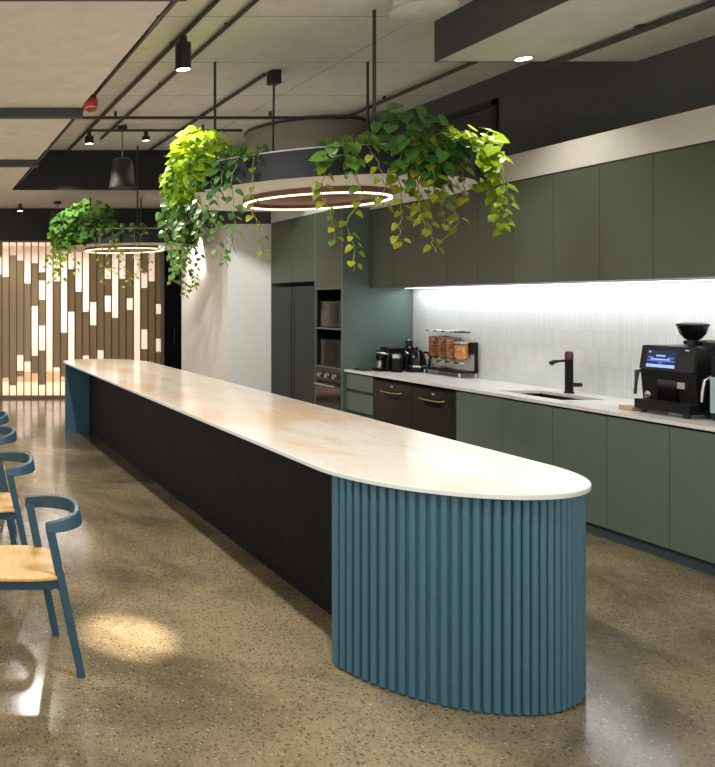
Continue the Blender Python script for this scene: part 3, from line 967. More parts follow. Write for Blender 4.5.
# cereal dispenser: frame, top rail, four canisters
t = thing('cereal_dispenser', 'clear cereal dispenser with four canisters against the white tiles', 'cereal dispenser', (5.56, 7.96, Z0))
ya, yb = 7.72, 8.25
f = MB()
f.box(5.49, 5.66, ya - 0.02, yb + 0.01, Z0 + 0.045, Z0 + 0.065)
f.build('base_tray', M['black_matt'], t, bevel=0.004)
f = MB()
f.quadbar((5.645, ya - 0.035, Z0 + 0.055), (5.645, ya - 0.03, Z0 + 0.36), (0.012, 0.012))
f.box(5.60, 5.655, ya - 0.045, ya + 0.015, Z0 + 0.24, Z0 + 0.36)
f.build('side_frame', M['black_matt'], t, bevel=0.003)
f = MB()
f.box(5.52, 5.63, ya + 0.02, yb + 0.01, Z0 + 0.455, Z0 + 0.468)
f.build('top_rail', M['black_matt'], t, bevel=0.003)
bx(5.648, 5.654, ya, yb, Z0 + 0.066, Z0 + 0.44).build('back_plate', M['slab'], t)
for x, y in ((5.50, ya), (5.50, yb), (5.65, ya - 0.02), (5.65, yb)):
    MB().tube([(x, y, Z0), (x, y, Z0 + 0.046)], 0.012, 10).build('foot', M['steel'], t, smooth=40)
mats = ['flakes', 'muesli', 'granola', 'granola']
for k in range(4):
    y = ya + 0.075 + k * 0.13
    top = Z0 + (0.345 if k == 0 else 0.455)
    jr = MB().lathe([(0.022, Z0 + 0.16), (0.062, Z0 + 0.20), (0.0645, Z0 + 0.215), (0.0645, top)], (5.575, y, 0), 24)
    can = jr.build('canister', M['jar'], t, smooth=40)
    fill = Z0 + (0.325 if k == 0 else (0.40 if k != 2 else 0.41))
    MB().lathe([(0.0, Z0 + 0.166), (0.02, Z0 + 0.168), (0.059, Z0 + 0.202), (0.062, Z0 + 0.217), (0.062, fill - 0.006), (0.045, fill), (0.0, fill + 0.006)], (5.575, y, 0), 24).build('cereal', M[mats[k]], can, smooth=50)
    MB().lathe([(0.0645, top), (0.0645, top + 0.012), (0.02, top + 0.02), (0, top + 0.02)], (5.575, y, 0), 24).build('lid', M['white_plastic'], can, smooth=40)
    MB().lathe([(0.0, Z0 + 0.125), (0.03, Z0 + 0.125), (0.034, Z0 + 0.15), (0.020, Z0 + 0.159), (0, Z0 + 0.159)], (5.575, y, 0), 20).build('valve', M['white_plastic'], can, smooth=40)
    MB().tube([(5.545, y, Z0 + 0.145), (5.50, y, Z0 + 0.145)], [0.008, 0.014], 10).build('dial', M['steel'], can, smooth=40)
t = thing('scoop_bowl', 'white shallow dish under the cereal dispenser spouts', 'dish', (5.57, 8.10, Z0 + 0.065))
MB().lathe([(0.03, Z0 + 0.066), (0.06, Z0 + 0.09), (0.056, Z0 + 0.09), (0.028, Z0 + 0.070)], (5.57, 8.10, 0), 24, closed=True).build('dish', M['white_plastic'], t, smooth=40)

# espresso machine with touch display and bean hopper
t = thing('espresso_machine', 'large black espresso machine with blue display and round bean hopper', 'espresso machine', (5.35, 5.17, Z0))
a0, a1 = 4.98, 5.36
p = MB()
body = [(5.108, Z0 + 0.10), (5.09, Z0 + 0.30), (5.115, Z0 + 0.47), (5.58, Z0 + 0.47), (5.58, Z0 + 0.03), (5.108, Z0 + 0.03)]
n = len(body)
p.add([(x, a0, z) for x, z in body] + [(x, a1, z) for x, z in body],
      [tuple(range(n)), tuple(range(2 * n - 1, n - 1, -1))] + [(i, n + i, n + (i + 1) % n, (i + 1) % n) for i in range(n)])
p.build('body', M['black_matt'], t, bevel=0.01)
bx(5.03, 5.107, a0 - 0.02, a1 - 0.02, Z0 + 0.03, Z0 + 0.095).build('drip_tray', M['black_matt'], t, bevel=0.006)
for y in (a0 + 0.04, a1 - 0.04):
    for x in (5.08, 5.53):
        MB().lathe([(0.018, Z0), (0.02, Z0 + 0.029)], (x, y, 0), 16).build('foot', M['black_metal'], t)


def face(u, v, off=0.004):                    # a point on the sloping display face: u along the machine, v up it
    a = Vector((5.09, 0, Z0 + 0.30))
    b = Vector((5.115, 0, Z0 + 0.47))
    q = a.lerp(b, v)
    nrm = Vector((-(b - a).z, 0, (b - a).x)).normalized()
    q += nrm * off
    return Vector((q.x, a1 - u * (a1 - a0), q.z))


def plate(u0, u1, v0, v1, off, th=0.003):
    vs = [face(u0, v0, off), face(u1, v0, off), face(u1, v1, off), face(u0, v1, off)]
    vs2 = [face(u0, v0, off - th), face(u1, v0, off - th), face(u1, v1, off - th), face(u0, v1, off - th)]
    return MB().add(vs + vs2, [(0, 1, 2, 3), (7, 6, 5, 4), (0, 4, 5, 1), (1, 5, 6, 2), (2, 6, 7, 3), (3, 7, 4, 0)])


plate(0.0, 0.98, 0.02, 0.98, 0.004).build('bezel', M['black_gloss'], t)
dsp = plate(0.12, 0.66, 0.10, 0.80, 0.006).build('display', M['screen_bg'], t)
g = plate(0.13, 0.65, 0.12, 0.24, 0.0075)
for u0, u1, v0, v1 in ((0.20, 0.55, 0.42, 0.47), (0.30, 0.46, 0.56, 0.62), (0.15, 0.19, 0.70, 0.76)):
    q = plate(u0, u1, v0, v1, 0.0075)
    g.add(q.v, q.f)
g.build('icons', M['screen_bright'], dsp)
g = plate(0.14, 0.64, 0.36, 0.41, 0.0072)
for u0, u1, v0, v1 in ((0.15, 0.25, 0.48, 0.54), (0.50, 0.62, 0.48, 0.54), (0.34, 0.42, 0.28, 0.34)):
    q = plate(u0, u1, v0, v1, 0.0072)
    g.add(q.v, q.f)
g.build('bars', M['screen_mid'], dsp)
plate(0.80, 0.86, 0.84, 0.88, 0.0065).build('status_light', M['screen_bright'], t)
bx(5.088, 5.112, 5.10, 5.23, Z0 + 0.10, Z0 + 0.24).build('brew_bay', M['dark_glass'], t)
bx(5.07, 5.098, 5.03, 5.08, Z0 + 0.19, Z0 + 0.235).build('spout', M['steel'], t, bevel=0.004)
MB().lathe([(0.026, 0), (0.026, 0.01), (0.018, 0.012), (0, 0.012)], (5.104, 5.31, Z0 + 0.125), 24, mat=Matrix.Rotation(-PI / 2, 4, 'Y')).build('dial', M['steel'], t, smooth=40)
MB().tube([(5.13, 5.362, Z0 + 0.29), (5.09, 5.38, Z0 + 0.28), (5.085, 5.38, Z0 + 0.22), (5.08, 5.385, Z0 + 0.12)], [0.014, 0.016, 0.009, 0.009], 10).build('steam_wand', M['black_metal'], t, smooth=40)
MB().tube([(5.20, 4.985, Z0 + 0.25), (5.16, 4.955, Z0 + 0.28), (5.11, 4.935, Z0 + 0.26), (5.09, 4.93, Z0 + 0.18), (5.085, 4.93, Z0 + 0.12)], [0.014, 0.011, 0.011, 0.01, 0.008], 10).build('milk_pipe', M['steel'], t, smooth=40)
hp = MB().lathe([(0.025, Z0 + 0.471), (0.025, Z0 + 0.510), (0.042, Z0 + 0.52), (0.066, Z0 + 0.555), (0.077, Z0 + 0.60), (0.079, Z0 + 0.61), (0, Z0 + 0.612)], (5.27, 5.17, 0), 36)
hop = hp.build('bean_hopper', M['black_gloss'], t, smooth=45)
MB().lathe([(0.082, Z0 + 0.609), (0.083, Z0 + 0.62), (0.05, Z0 + 0.63), (0, Z0 + 0.631)], (5.27, 5.17, 0), 36).build('hopper_lid', M['black_matt'], hop, smooth=45)
bx(5.36, 5.54, 4.99, 5.33, Z0 + 0.471, Z0 + 0.505).build('cup_tray', M['black_matt'], t, bevel=0.012)
MB().lathe([(0.06, Z0 + 0.471), (0.06, Z0 + 0.50), (0.03, Z0 + 0.51), (0, Z0 + 0.51)], (5.25, 5.00, 0), 24).build('lid_cap', M['black_matt'], t, smooth=45)

t = thing('milk_fridge', 'small black milk cooler with pale glass door at the frame edge', 'milk cooler', (5.3, 4.72, Z0))
bx(5.09, 5.55, 4.57, 4.88, Z0 + 0.012, Z0 + 0.42).build('body', M['black_matt'], t, bevel=0.008)
bx(5.074, 5.088, 4.58, 4.87, Z0 + 0.06, Z0 + 0.29).build('door', M['pale_glass'], t, bevel=0.003)
for x in (5.13, 5.51):
    for y in (4.61, 4.84):
        MB().lathe([(0.015, Z0), (0.015, Z0 + 0.013)], (x, y, 0), 12).build('foot', M['black_matt'], t)
t = thing('timber_board', 'light timber board lying beside the espresso machine', 'board', (5.13, 5.42, Z0))
bx(5.04, 5.30, 5.365, 5.47, Z0, Z0 + 0.032).build('board', M['board'], t, bevel=0.004)
MB().lathe([(0.010, Z0 + 0.0325), (0.012, Z0 + 0.034), (0.0, Z0 + 0.034)], (5.07, 5.42, 0), 12).build('hole_ring', M['bronze'], t)

# ------------------------------------------------------------------ island
IC, IR = 2.480, 0.555
YN, YF = 3.66, 9.94                          # centre of the near rounded end; face of the far rounded end
IT0, IT1 = 0.895, 0.915


def stadium(cx, r, yn, yf, n=48):
    p = []
    for k in range(n + 1):
        a = PI + PI * k / n
        p.append((cx + r * math.cos(a), yn + r * math.sin(a)))
    for k in range(n + 1):
        a = PI * k / n
        p.append((cx + r * math.cos(a), yf + r * math.sin(a)))
    return p


isl = thing('kitchen_island', 'long bar island base with black sides and rounded teal fluted ends', 'kitchen island', (IC, 6.8, 0))
# near fluted end
a_s, a_e = math.radians(190.5), math.radians(352.5)
nfl = 41
cor = [(IC + (IR - 0.021) * math.cos(a_s + (a_e - a_s) * k / 60), YN + (IR - 0.021) * math.sin(a_s + (a_e - a_s) * k / 60)) for k in range(61)]
MB().prism(cor, 0.0, IT0 - 0.006).build('rounded_end', M['teal'], isl, smooth=30)
fl = MB()
step = (a_e - a_s) / nfl
for k in range(nfl):
    a = a_s + step * (k + 0.5)
    cx, cy = IC + (IR - 0.0165) * math.cos(a), YN + (IR - 0.0165) * math.sin(a)
    hw = 0.0150
    pts = []
    for j in range(13):
        b = a - PI / 2 + PI * j / 12
        pts.append((cx + hw * math.cos(b), cy + hw * math.sin(b)))
    pts = [(cx - 0.006 * math.cos(a) + 0.0150 * math.sin(a), cy - 0.006 * math.sin(a) - 0.0150 * math.cos(a))] + pts + [(cx - 0.006 * math.cos(a) - 0.0150 * math.sin(a), cy - 0.006 * math.sin(a) + 0.0150 * math.cos(a))]
    fl.prism(pts, 0.012, IT0 - 0.008)
fl.build('fluted_cladding', M['teal'], isl, smooth=40)
bx(IC - IR + 0.03, IC + IR - 0.03, YN - 0.085, YN - 0.07, 0, IT0 - 0.006).build('end_board', M['teal'], isl)
# long black carcass
bx(2.24, 3.00, YN - 0.065, YF - 0.005, 0.0, IT0 - 0.002).build('side_panel', M['black_side'], isl)
jn = MB()
for k in range(42):
    y = YN + 0.05 + k * 0.149
    jn.box(2.2385, 2.2395, y, y + 0.003, 0.0, IT0 - 0.01)
jn.build('panel_joint', M['dark'], isl)
# far rounded end
MB().prism([(IC + (IR - 0.005) * math.cos(PI * k / 40), YF + (IR - 0.005) * math.sin(PI * k / 40)) for k in range(41)], 0.0, IT0 - 0.002).build('rounded_end', M['teal'], isl, smooth=30)
bx(1.99, 2.10, YF - 0.09, YF - 0.004, IT0 - 0.045, IT0 - 0.005).build('power_outlet', M['black_matt'], isl)
top = thing('island_worktop', 'long peach veined marble bar top with rounded ends', 'worktop', (IC, 6.8, IT0))
MB().prism(stadium(IC + 0.002, 0.568, YN, YF, 64), IT0, IT1).build('slab', M['marble'], top, bevel=0.003)
ed = MB()
sa, sb = stadium(IC + 0.002, 0.5695, YN, YF, 64), stadium(IC + 0.002, 0.562, YN, YF, 64)
n_ = len(sa)
ev = [(x, y, z) for z in (IT0 - 0.0006, IT1 - 0.0035) for q in (sa, sb) for x, y in q]
ef = []
for k in range(n_):
    j = (k + 1) % n_
    ef += [(k, j, 2 * n_ + j, 2 * n_ + k), (n_ + j, n_ + k, 3 * n_ + k, 3 * n_ + j), (n_ + k, n_ + j, j, k), (2 * n_ + k, 2 * n_ + j, 3 * n_ + j, 3 * n_ + k)]
ed.add(ev, ef)
ed.build('slab_edge', M['edge'], top, smooth=40)
bx(2.616, 2.620, 3.16, 10.44, IT1 - 0.002, IT1 + 0.0004).build('slab_joint', M['white_plastic'], top)


# ------------------------------------------------------------------ chairs
def band_mesh(path, z0, z1, th, lean=0.012):
    """a bent upright band: path of plan points, height z0..z1"""
    mb = MB()
    n = len(path)
    vs = []
    for i, (x, y) in enumerate(path):
        d = Vector((path[min(i + 1, n - 1)][0] - path[max(i - 1, 0)][0], path[min(i + 1, n - 1)][1] - path[max(i - 1, 0)][1])).normalized()
        nx, ny = d.y, -d.x
        lo_, hi_ = (z0[i], z1[i]) if isinstance(z0, list) else (z0, z1)
        for s, zz, e in ((-1, lo_, 0), (1, lo_, 0), (1, hi_, lean), (-1, hi_, lean)):
            vs.append((x + nx * (s * th / 2 + e), y + ny * (s * th / 2 + e), zz))
    fs = [(3, 2, 1, 0), tuple((n - 1) * 4 + k for k in range(4))]
    for i in range(n - 1):
        for k in range(4):
            a, b = i * 4 + k, i * 4 + (k + 1) % 4
            fs.append((a, b, b + 4, a + 4))
    return mb.add(vs, fs)


def catmull(pts, n=6):
    P = [Vector(p) for p in pts]
    P = [P[0] * 2 - P[1]] + P + [P[-1] * 2 - P[-2]]
    out = []
    for i in range(1, len(P) - 2):
        for k in range(n):
            t_ = k / n
            a, b, c_, d = P[i - 1], P[i], P[i + 1], P[i + 2]
            out.append(0.5 * ((2 * b) + (c_ - a) * t_ + (2 * a - 5 * b + 4 * c_ - d) * t_ ** 2 + (3 * b - a - 3 * c_ + d) * t_ ** 3))
    out.append(P[-2])
    return out


CX, CY = 0.45, 3.67
CHG = 'blue chairs along the bar'
ch = thing('dining_chair', 'nearest blue chair with curved back and pale timber seat', 'chair', (CX, CY, 0), CHG)
# seat: rounded pale ply, with a rounded rear edge
sp = []
for x, y in ((0.17, 3.44), (0.42, 3.425), (0.56, 3.43), (0.645, 3.46), (0.68, 3.53), (0.69, 3.66), (0.68, 3.78), (0.64, 3.86), (0.54, 3.895), (0.40, 3.90), (0.17, 3.885)):
    sp.append((x, y, 0))
pl = [(p.x, p.y) for p in catmull(sp, 4)]
MB().prism(pl, 0.437, 0.455).build('seat', M['ply'], ch, bevel=0.006)
fr = MB()
fr.box(0.19, 0.62, 3.465, 3.49, 0.385, 0.436)
fr.box(0.19, 0.62, 3.845, 3.87, 0.385, 0.436)
fr.box(0.60, 0.625, 3.49, 3.845, 0.385, 0.436)
fr.box(0.19, 0.215, 3.49, 3.845, 0.385, 0.436)
fr.build('seat_frame', M['chair_blue'], ch, bevel=0.003)
near_top, near_foot = (0.605, 3.475, 0.655), (0.742, 3.445, 0.0)
far_top, far_foot = (0.565, 3.865, 0.68), (0.705, 3.885, 0.0)
for a, b in ((near_top, near_foot), (far_top, far_foot)):
    MB().quadbar(a, b, (0.020, 0.014), (0.0175, 0.013)).build('leg', M['chair_blue'], ch, bevel=0.003)
for y, s in ((3.478, -1), (3.858, 1)):
    MB().quadbar((0.205, y, 0.436), (0.165, y + 0.012 * s, 0.0), (0.018, 0.014), (0.014, 0.012)).build('leg', M['chair_blue'], ch, bevel=0.003)
lk = MB()
lk.quadbar((0.60, 3.478, 0.412), (0.655, 3.470, 0.405), (0.016, 0.010))
lk.quadbar((0.60, 3.858, 0.412), (0.64, 3.868, 0.405), (0.016, 0.010))
lk.build('leg_link', M['chair_blue'], ch)
path = catmull([(0.585, 3.468, 0), (0.675, 3.482, 0), (0.742, 3.535, 0), (0.770, 3.62, 0), (0.772, 3.71, 0), (0.738, 3.80, 0), (0.655, 3.862, 0), (0.545, 3.878, 0)], 6)
m_ = len(path)
zz0 = [0.645 + 0.012 * math.sin(PI * i / (m_ - 1)) + 0.008 * i / m_ for i in range(m_)]
zz1 = [0.690 + 0.030 * math.sin(PI * i / (m_ - 1)) + 0.022 * i / m_ for i in range(m_)]
band_mesh([(p.x, p.y) for p in path], zz0, zz1, 0.024, -0.014).build('backrest', M['chair_blue'], ch, smooth=50, bevel=0.005)
dup(ch, (CX - 0.05, CY + 1.12, 0), 'second blue chair from the front, mostly cut by the frame', CHG)
dup(ch, (CX - 0.03, CY + 2.14, 0), 'third blue chair from the front, only its curved back showing', CHG)
dup(ch, (CX + 0.01, CY + 2.99, 0), 'farthest blue chair, just a sliver of its back showing', CHG)


# ------------------------------------------------------------------ planters and ring lights
def planter(c, R, Ri, z0, z1, rodr, rods, label, ring_r, ring_z, cable_at, cab_top, rlabel):
    cx, cy = c
    t = thing('hanging_planter', label, 'hanging planter', (cx, cy, z0), 'round hanging planters')
    MB().lathe([(R - 0.012, z0), (R, z0), (R, z1), (R - 0.012, z1)], (cx, cy, 0), 96, closed=True).build('outer_band', M['band'], t, smooth=40)
    MB().lathe([(R + 0.003, z1 - 0.004), (R + 0.003, z1 + 0.006), (R - 0.016, z1 + 0.006), (R - 0.016, z1 - 0.004)], (cx, cy, 0), 96, closed=True).build('rim', M['rimedge'], t, smooth=40)
    MB().lathe([(Ri, z0 + 0.008), (Ri + 0.012, z0 + 0.008), (Ri + 0.012, z1), (Ri, z1)], (cx, cy, 0), 96, closed=True).build('inner_band', M['band'], t, smooth=40)
    MB().lathe([(0, z0 - 0.001), (R - 0.013, z0 - 0.001), (R - 0.013, z0 + 0.007), (0, z0 + 0.007)], (cx, cy, 0), 96).build('underside', M['under'], t, smooth=40)
    MB().lathe([(Ri + 0.013, z0 + 0.01), (R - 0.0165, z0 + 0.01), (R - 0.0165, z1 - 0.05), (Ri + 0.013, z1 - 0.05)], (cx, cy, 0), 96, closed=True).build('soil', M['soil'], t)
    for (rx, ry, top_) in rods:
        MB().tube([(rx, ry, z0 + 0.01), (rx, ry, top_)], 0.012, 10).build('suspension_rod', M['pipe'], t, smooth=40)
    # ring pendant just below
    p = thing('ring_pendant', rlabel, 'ring light', (cx, cy, ring_z), 'glowing ring lights')
    MB().lathe([(ring_r + 0.018, ring_z + 0.004), (ring_r + 0.018, z0 - 0.003), (ring_r - 0.02, z0 - 0.003), (ring_r - 0.02, ring_z + 0.004)], (cx, cy, 0), 96, closed=True).build('ring_body', M['copper'], p, smooth=40)
    MB().lathe([(0, z0 - 0.018), (ring_r - 0.021, z0 - 0.018), (ring_r - 0.021, z0 - 0.004), (0, z0 - 0.004)], (cx, cy, 0), 96).build('inner_disc', M['copper'], p, smooth=40)
    MB().lathe([(ring_r + 0.010, ring_z - 0.008), (ring_r + 0.010, ring_z + 0.003), (ring_r - 0.010, ring_z + 0.003), (ring_r - 0.010, ring_z - 0.008)], (cx, cy, 0), 96, closed=True).build('led_ring', M['led'], p, smooth=40)
    if cable_at:
        kx_, ky_ = cable_at
        MB().tube([(kx_, ky_, z0 + 0.02), (kx_ - 0.008, ky_, (z0 + cab_top) / 2), (kx_, ky_, cab_top - 0.05)], 0.010, 8).build('cable', M['black_metal'], p, smooth=40)
        bx(kx_ - 0.05, kx_ + 0.05, ky_ - 0.05, ky_ + 0.05, cab_top - 0.13, cab_top).build('ceiling_box', M['black_metal'], p, bevel=0.006)
    return t


PC, PR = (3.45, 6.60), 1.15
PZ0, PZ1 = CAM_H + 0.923, CAM_H + 1.133
planter(PC, PR, 0.80, PZ0, PZ1, 0.82, [(2.747, 7.03, CZ), (4.16, 7.03, CZ), (3.47, 5.78, CZ)],
        'large round dark planter hanging over the bar in front', 0.56, CAM_H + 0.872, (3.42, 7.30), CZ,
        'glowing ring light under the nearer round planter')
QC, QR = (3.10, 11.45), 1.05
QZ0, QZ1 = CAM_H + 0.815, CAM_H + 1.01
planter(QC, QR, 0.74, QZ0, QZ1, 0.7, [(2.72, 12.0, DZ), (3.52, 12.0, DZ), (3.12, 10.8, CZ)],
        'far round dark planter hanging near the slatted glass', 0.56, CAM_H + 0.775, None, DZ,
        'glowing ring light under the far round planter')

# ------------------------------------------------------------------ plants
LV = [(0, 0, 0), (0, .34, .02), (0, .68, .0), (0, 1.0, -.10),
      (.20, -.13, .05), (.43, .10, .08), (.42, .40, .06), (.23, .72, .0)]
LF = [(0, 4, 5, 1), (1, 5, 6, 2), (2, 6, 7, 3)]


def leaf(mb, pos, direction, normal, size, tone, rng):
    d = Vector(direction).normalized()
    n = Vector(normal)
    n = n - d * n.dot(d)
    if n.length < 1e-3:
        n = d.orthogonal()
    n.normalize()
    r = d.cross(n)
    cup = rng.uniform(0.4, 1.2)
    vs, fs = [], []
    for x, y, z in LV:
        vs.append(Vector(pos) + (r * x + d * y + n * (z * cup)) * size)
    for x, y, z in LV[4:]:
        vs.append(Vector(pos) + (r * -x + d * y + n * (z * cup)) * size)
    mp = {0: 0, 1: 1, 2: 2, 3: 3, 4: 8, 5: 9, 6: 10, 7: 11}
    fs += [tuple(f) for f in LF]
    fs += [tuple(mp[i] for i in reversed(f)) for f in LF]
    mb.add(vs, fs, tone)


def plant(label, base, dome, n_dome, vines, matname, seed, size=(0.06, 0.10), tonebias=0.5, vine_mat=None, vsize=None):
    """base: point on the soil; dome: (rx, ry, rz, lift) of the leafy crown; vines: list of point lists"""
    rng = random.Random(seed)
    t = thing('trailing_pothos', label, 'potted plant', base, 'trailing plants in the round planters')
    fo, st = MB(), MB()
    bx_, by_, bz_ = base
    rx, ry, rz, lift = dome
    for k in range(n_dome):
        while True:
            u = Vector((rng.uniform(-1, 1), rng.uniform(-1, 1), rng.uniform(-0.9, 1)))
            if 0.25 < u.length < 1:
                break
        p = Vector((bx_ + u.x * rx, by_ + u.y * ry, bz_ + lift + u.z * rz))
        cc = Vector((PC[0], PC[1], 0)) if abs(by_ - PC[1]) < 2.5 else Vector((QC[0], QC[1], 0))
        RR_, ZZ_ = (PR, PZ1) if abs(by_ - PC[1]) < 2.5 else (QR, QZ1)
        if p.z < ZZ_ + 0.03:
            dd = Vector((p.x, p.y, 0)) - cc
            if dd.length < RR_ + 0.03:
                dd = dd.normalized() * (RR_ + rng.uniform(0.03, 0.12))
                p = Vector((cc.x + dd.x, cc.y + dd.y, p.z))
        out = Vector((u.x, u.y, 0))
        if out.length < 0.1:
            out = Vector((rng.uniform(-1, 1), rng.uniform(-1, 1), 0))
        out.normalize()
        d = out * rng.uniform(0.4, 1) + Vector((rng.uniform(-.5, .5), rng.uniform(-.5, .5), rng.uniform(-1.1, 0.0)))
        nrm = Vector((u.x * 0.8, u.y * 0.6 - 0.6, 0.55)) + Vector((rng.uniform(-.4, .4), rng.uniform(-.4, .4), rng.uniform(-.2, .4)))
        s = rng.uniform(*size)
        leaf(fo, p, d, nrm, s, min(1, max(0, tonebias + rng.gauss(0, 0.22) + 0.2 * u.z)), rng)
        if k % 3 == 0:
            st.tube([(bx_ + u.x * rx * 0.3, by_ + u.y * ry * 0.3, bz_), tuple(Vector((bx_ + u.x * rx * 0.7, by_ + u.y * ry * 0.7, bz_ + lift * 0.8 + max(0, u.z) * rz * 0.8))), tuple(p)], 0.003, 5, False)
    vf = MB() if vine_mat else fo
    for vn in vines:
        pts = catmull(vn, 8)
        pts = [p + Vector((rng.gauss(0, .006), rng.gauss(0, .006), 0)) for p in pts]
        st.tube(pts, 0.0035, 5, False)
        L = 0
        nxt = 0.05
        side = 1
        for i in range(1, len(pts)):
            seg = pts[i] - pts[i - 1]
            L += seg.length
            while L > nxt:
                p = pts[i]
                side *= -1
                a = rng.uniform(-0.9, 0.9) + (0 if side > 0 else PI)
                h = Vector((math.cos(a), math.sin(a) - 0.3, 0))
                d = h * rng.uniform(0.4, 0.9) + Vector((0, 0, -0.75))
                nrm = h * 0.7 + Vector((rng.uniform(-.4, .4), -0.6, rng.uniform(0.1, .6)))
                s = rng.uniform(*(vsize or size)) * (0.92 if i < len(pts) * 0.7 else 0.75)
                leaf(vf, p + h * 0.025, d, nrm, s, min(1, max(0, (0.62 * i / len(pts) if vine_mat else tonebias) + rng.gauss(0.0, 0.22))), rng)
                nxt += rng.uniform(0.030, 0.085)
    fo.build('foliage', M[matname], t)
    if vine_mat and vf.f:
        vf.build('trailing_foliage', M[vine_mat], t)
    st.build('vine_stems', M['stem'], t)
    return t


SZ = PZ1 - 0.045


def hang(x, y, zt, zb, seed, out=(0, 0), wob=0.075):
    """a vine: from the soil over the rim and down"""
    r = random.Random(seed)
    cx, cy = PC if abs(y - PC[1]) < 2.5 else QC
    RR = PR if abs(y - PC[1]) < 2.5 else QR
    d = Vector((x - cx, y - cy, 0)).normalized()
    s = Vector((cx, cy, 0)) + d * (RR - 0.14)
    e = Vector((cx, cy, 0)) + d * (RR + 0.05)
    p = [Vector((s.x, s.y, zt - 0.03)), Vector((e.x - d.x * .06, e.y - d.y * .06, zt + 0.07)), Vector((e.x, e.y, zt - 0.02))]
    n = max(2, int((zt - zb) / 0.16))
    for k in range(1, n + 1):
        f = k / n
        p.append(Vector((e.x + out[0] * f + r.uniform(-wob, wob), e.y + out[1] * f + r.uniform(-wob, wob), zt - 0.02 - (zt - 0.02 - zb) * f)))
    return p


def ring_pt(deg, r=None):
    a = math.radians(deg)
    return (PC[0] + (r or 0.97) * math.cos(a), PC[1] + (r or 0.97) * math.sin(a))


def qring_pt(deg, r=0.9):
    a = math.radians(deg)
    return (QC[0] + r * math.cos(a), QC[1] + r * math.sin(a))


# big bright plant at the end nearer the chairs
x, y = ring_pt(184)
vs = []
for k, (dg, zb) in enumerate(((160, 2.05), (168, 1.96), (176, 2.0), (182, 1.88), (188, 1.95), (194, 2.05), (172, 2.2), (186, 2.25), (198, 2.2), (204, 2.3), (208, 1.98), (216, 2.08), (178, 2.35), (190, 2.4), (165, 2.3))):
    px_, py_ = ring_pt(dg, 1.15)
    vs.append(hang(px_, py_, PZ1, zb, 20 + k))
plant('bushy lime green pothos at the bar side end of the nearer planter', (x - 0.06, y - 0.02, SZ), (0.27, 0.33, 0.34, 0.08), 330, vs, 'leaf_lime', 1, (0.07, 0.115), 0.6, 'leaf_dark', (0.06, 0.095))
x, y = ring_pt(222)
px_, py_ = ring_pt(222, 1.15)
plant('thin single vine pothos trailing past the ring light edge', (x, y, SZ), (0.05, 0.05, 0.03, 0.03), 3, [hang(px_, py_, PZ1, 2.02, 51, (0.05, 0), 0.03)], 'leaf_dark', 2, (0.05, 0.07), 0.5, 'leaf_gold')
# small light plant in the middle of the front rim
x, y = ring_pt(252)
vs = []
for k, (dg, zb) in enumerate(((247, 2.15), (254, 1.92), (259, 2.38))):
    px_, py_ = ring_pt(dg, 1.15)
    vs.append(hang(px_, py_, PZ1, zb, 60 + k))
plant('small open pothos with yellow leaves in front of the ring light', (x, y, SZ), (0.15, 0.10, 0.20, -0.02), 18, vs, 'leaf_dark', 3, (0.085, 0.125), 1.0, 'leaf_gold', (0.06, 0.09))
# dark bush with golden trails
x, y = ring_pt(280)
vs = []
for k, (dg, zb) in enumerate(((270, 2.10), (274, 2.2), (278, 2.05), (282, 2.3), (286, 2.12), (290, 2.2), (276, 2.4), (284, 2.45), (293, 2.45))):
    px_, py_ = ring_pt(dg, 1.15)
    vs.append(hang(px_, py_, PZ1, zb, 80 + k))
plant('dark green bushy pothos with golden trails in the middle of the nearer planter', (x, y, SZ), (0.27, 0.22, 0.33, 0.06), 150, vs, 'leaf_dark', 4, (0.08, 0.12), 0.4, 'leaf_gold', (0.065, 0.10))
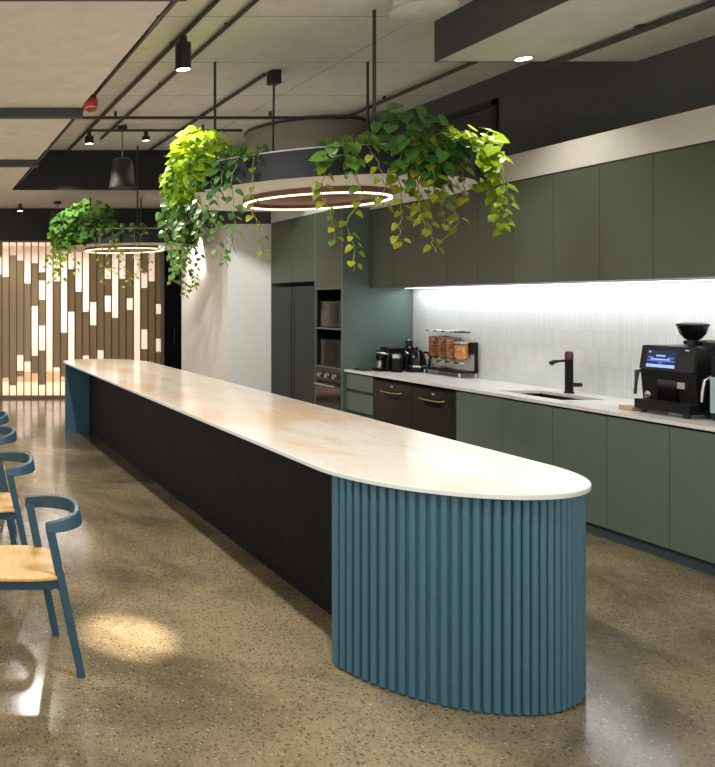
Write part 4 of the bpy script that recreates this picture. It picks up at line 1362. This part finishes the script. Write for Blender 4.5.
# lime plant nearest the kitchen
x, y = ring_pt(318)
vs = []
for k, (dg, zb) in enumerate(((312, 2.45), (318, 2.3), (322, 2.22), (326, 2.3), (330, 2.22), (334, 2.4))):
    px_, py_ = ring_pt(dg, 1.15)
    vs.append(hang(px_, py_, PZ1, zb, 110 + k, (0.07, -0.03)))
plant('lime green pothos spilling over the kitchen end of the nearer planter', (x + 0.12, y, SZ), (0.28, 0.22, 0.20, 0.10), 110, vs, 'leaf_lime', 5, (0.08, 0.12), 0.9, 'leaf_lime', (0.065, 0.10))
# far planter
SQ = QZ1 - 0.045
x, y = qring_pt(215, 0.88)
vs = []
for k, (dg, zb) in enumerate(((182, 2.2), (190, 2.0), (198, 2.05), (206, 1.95), (214, 2.1), (194, 2.35), (202, 2.3))):
    px_, py_ = qring_pt(dg, 1.05)
    vs.append(hang(px_, py_, QZ1, zb, 140 + k))
plant('bushy green pothos on the far planter nearest the chairs side', (x, y, SQ), (0.46, 0.36, 0.34, 0.18), 320, vs, 'leaf_dark', 6, (0.075, 0.12), 0.6, 'leaf_lime', (0.06, 0.10))
x, y = qring_pt(250, 0.88)
vs = []
for k, (dg, zb) in enumerate(((240, 1.95), (247, 2.1), (254, 1.85), (262, 2.0), (269, 2.1))):
    px_, py_ = qring_pt(dg, 1.05)
    vs.append(hang(px_, py_, QZ1, zb, 160 + k))
plant('sparse pothos with thin trails in front of the far ring light', (x, y, SQ), (0.22, 0.15, 0.06, 0.04), 10, vs, 'leaf_dark', 7, (0.06, 0.09), 0.5, 'leaf_gold', (0.045, 0.07))
x, y = qring_pt(305, 0.88)
vs = []
for k, (dg, zb) in enumerate(((292, 1.95), (299, 1.9), (306, 1.75), (313, 1.85), (320, 1.95))):
    px_, py_ = qring_pt(dg, 1.05)
    vs.append(hang(px_, py_, QZ1, zb, 180 + k))
plant('dark pothos with long trails at the kitchen end of the far planter', (x, y, SQ), (0.34, 0.22, 0.20, 0.08), 110, vs, 'leaf_dark', 8, (0.07, 0.11), 0.4, 'leaf_gold', (0.06, 0.09))
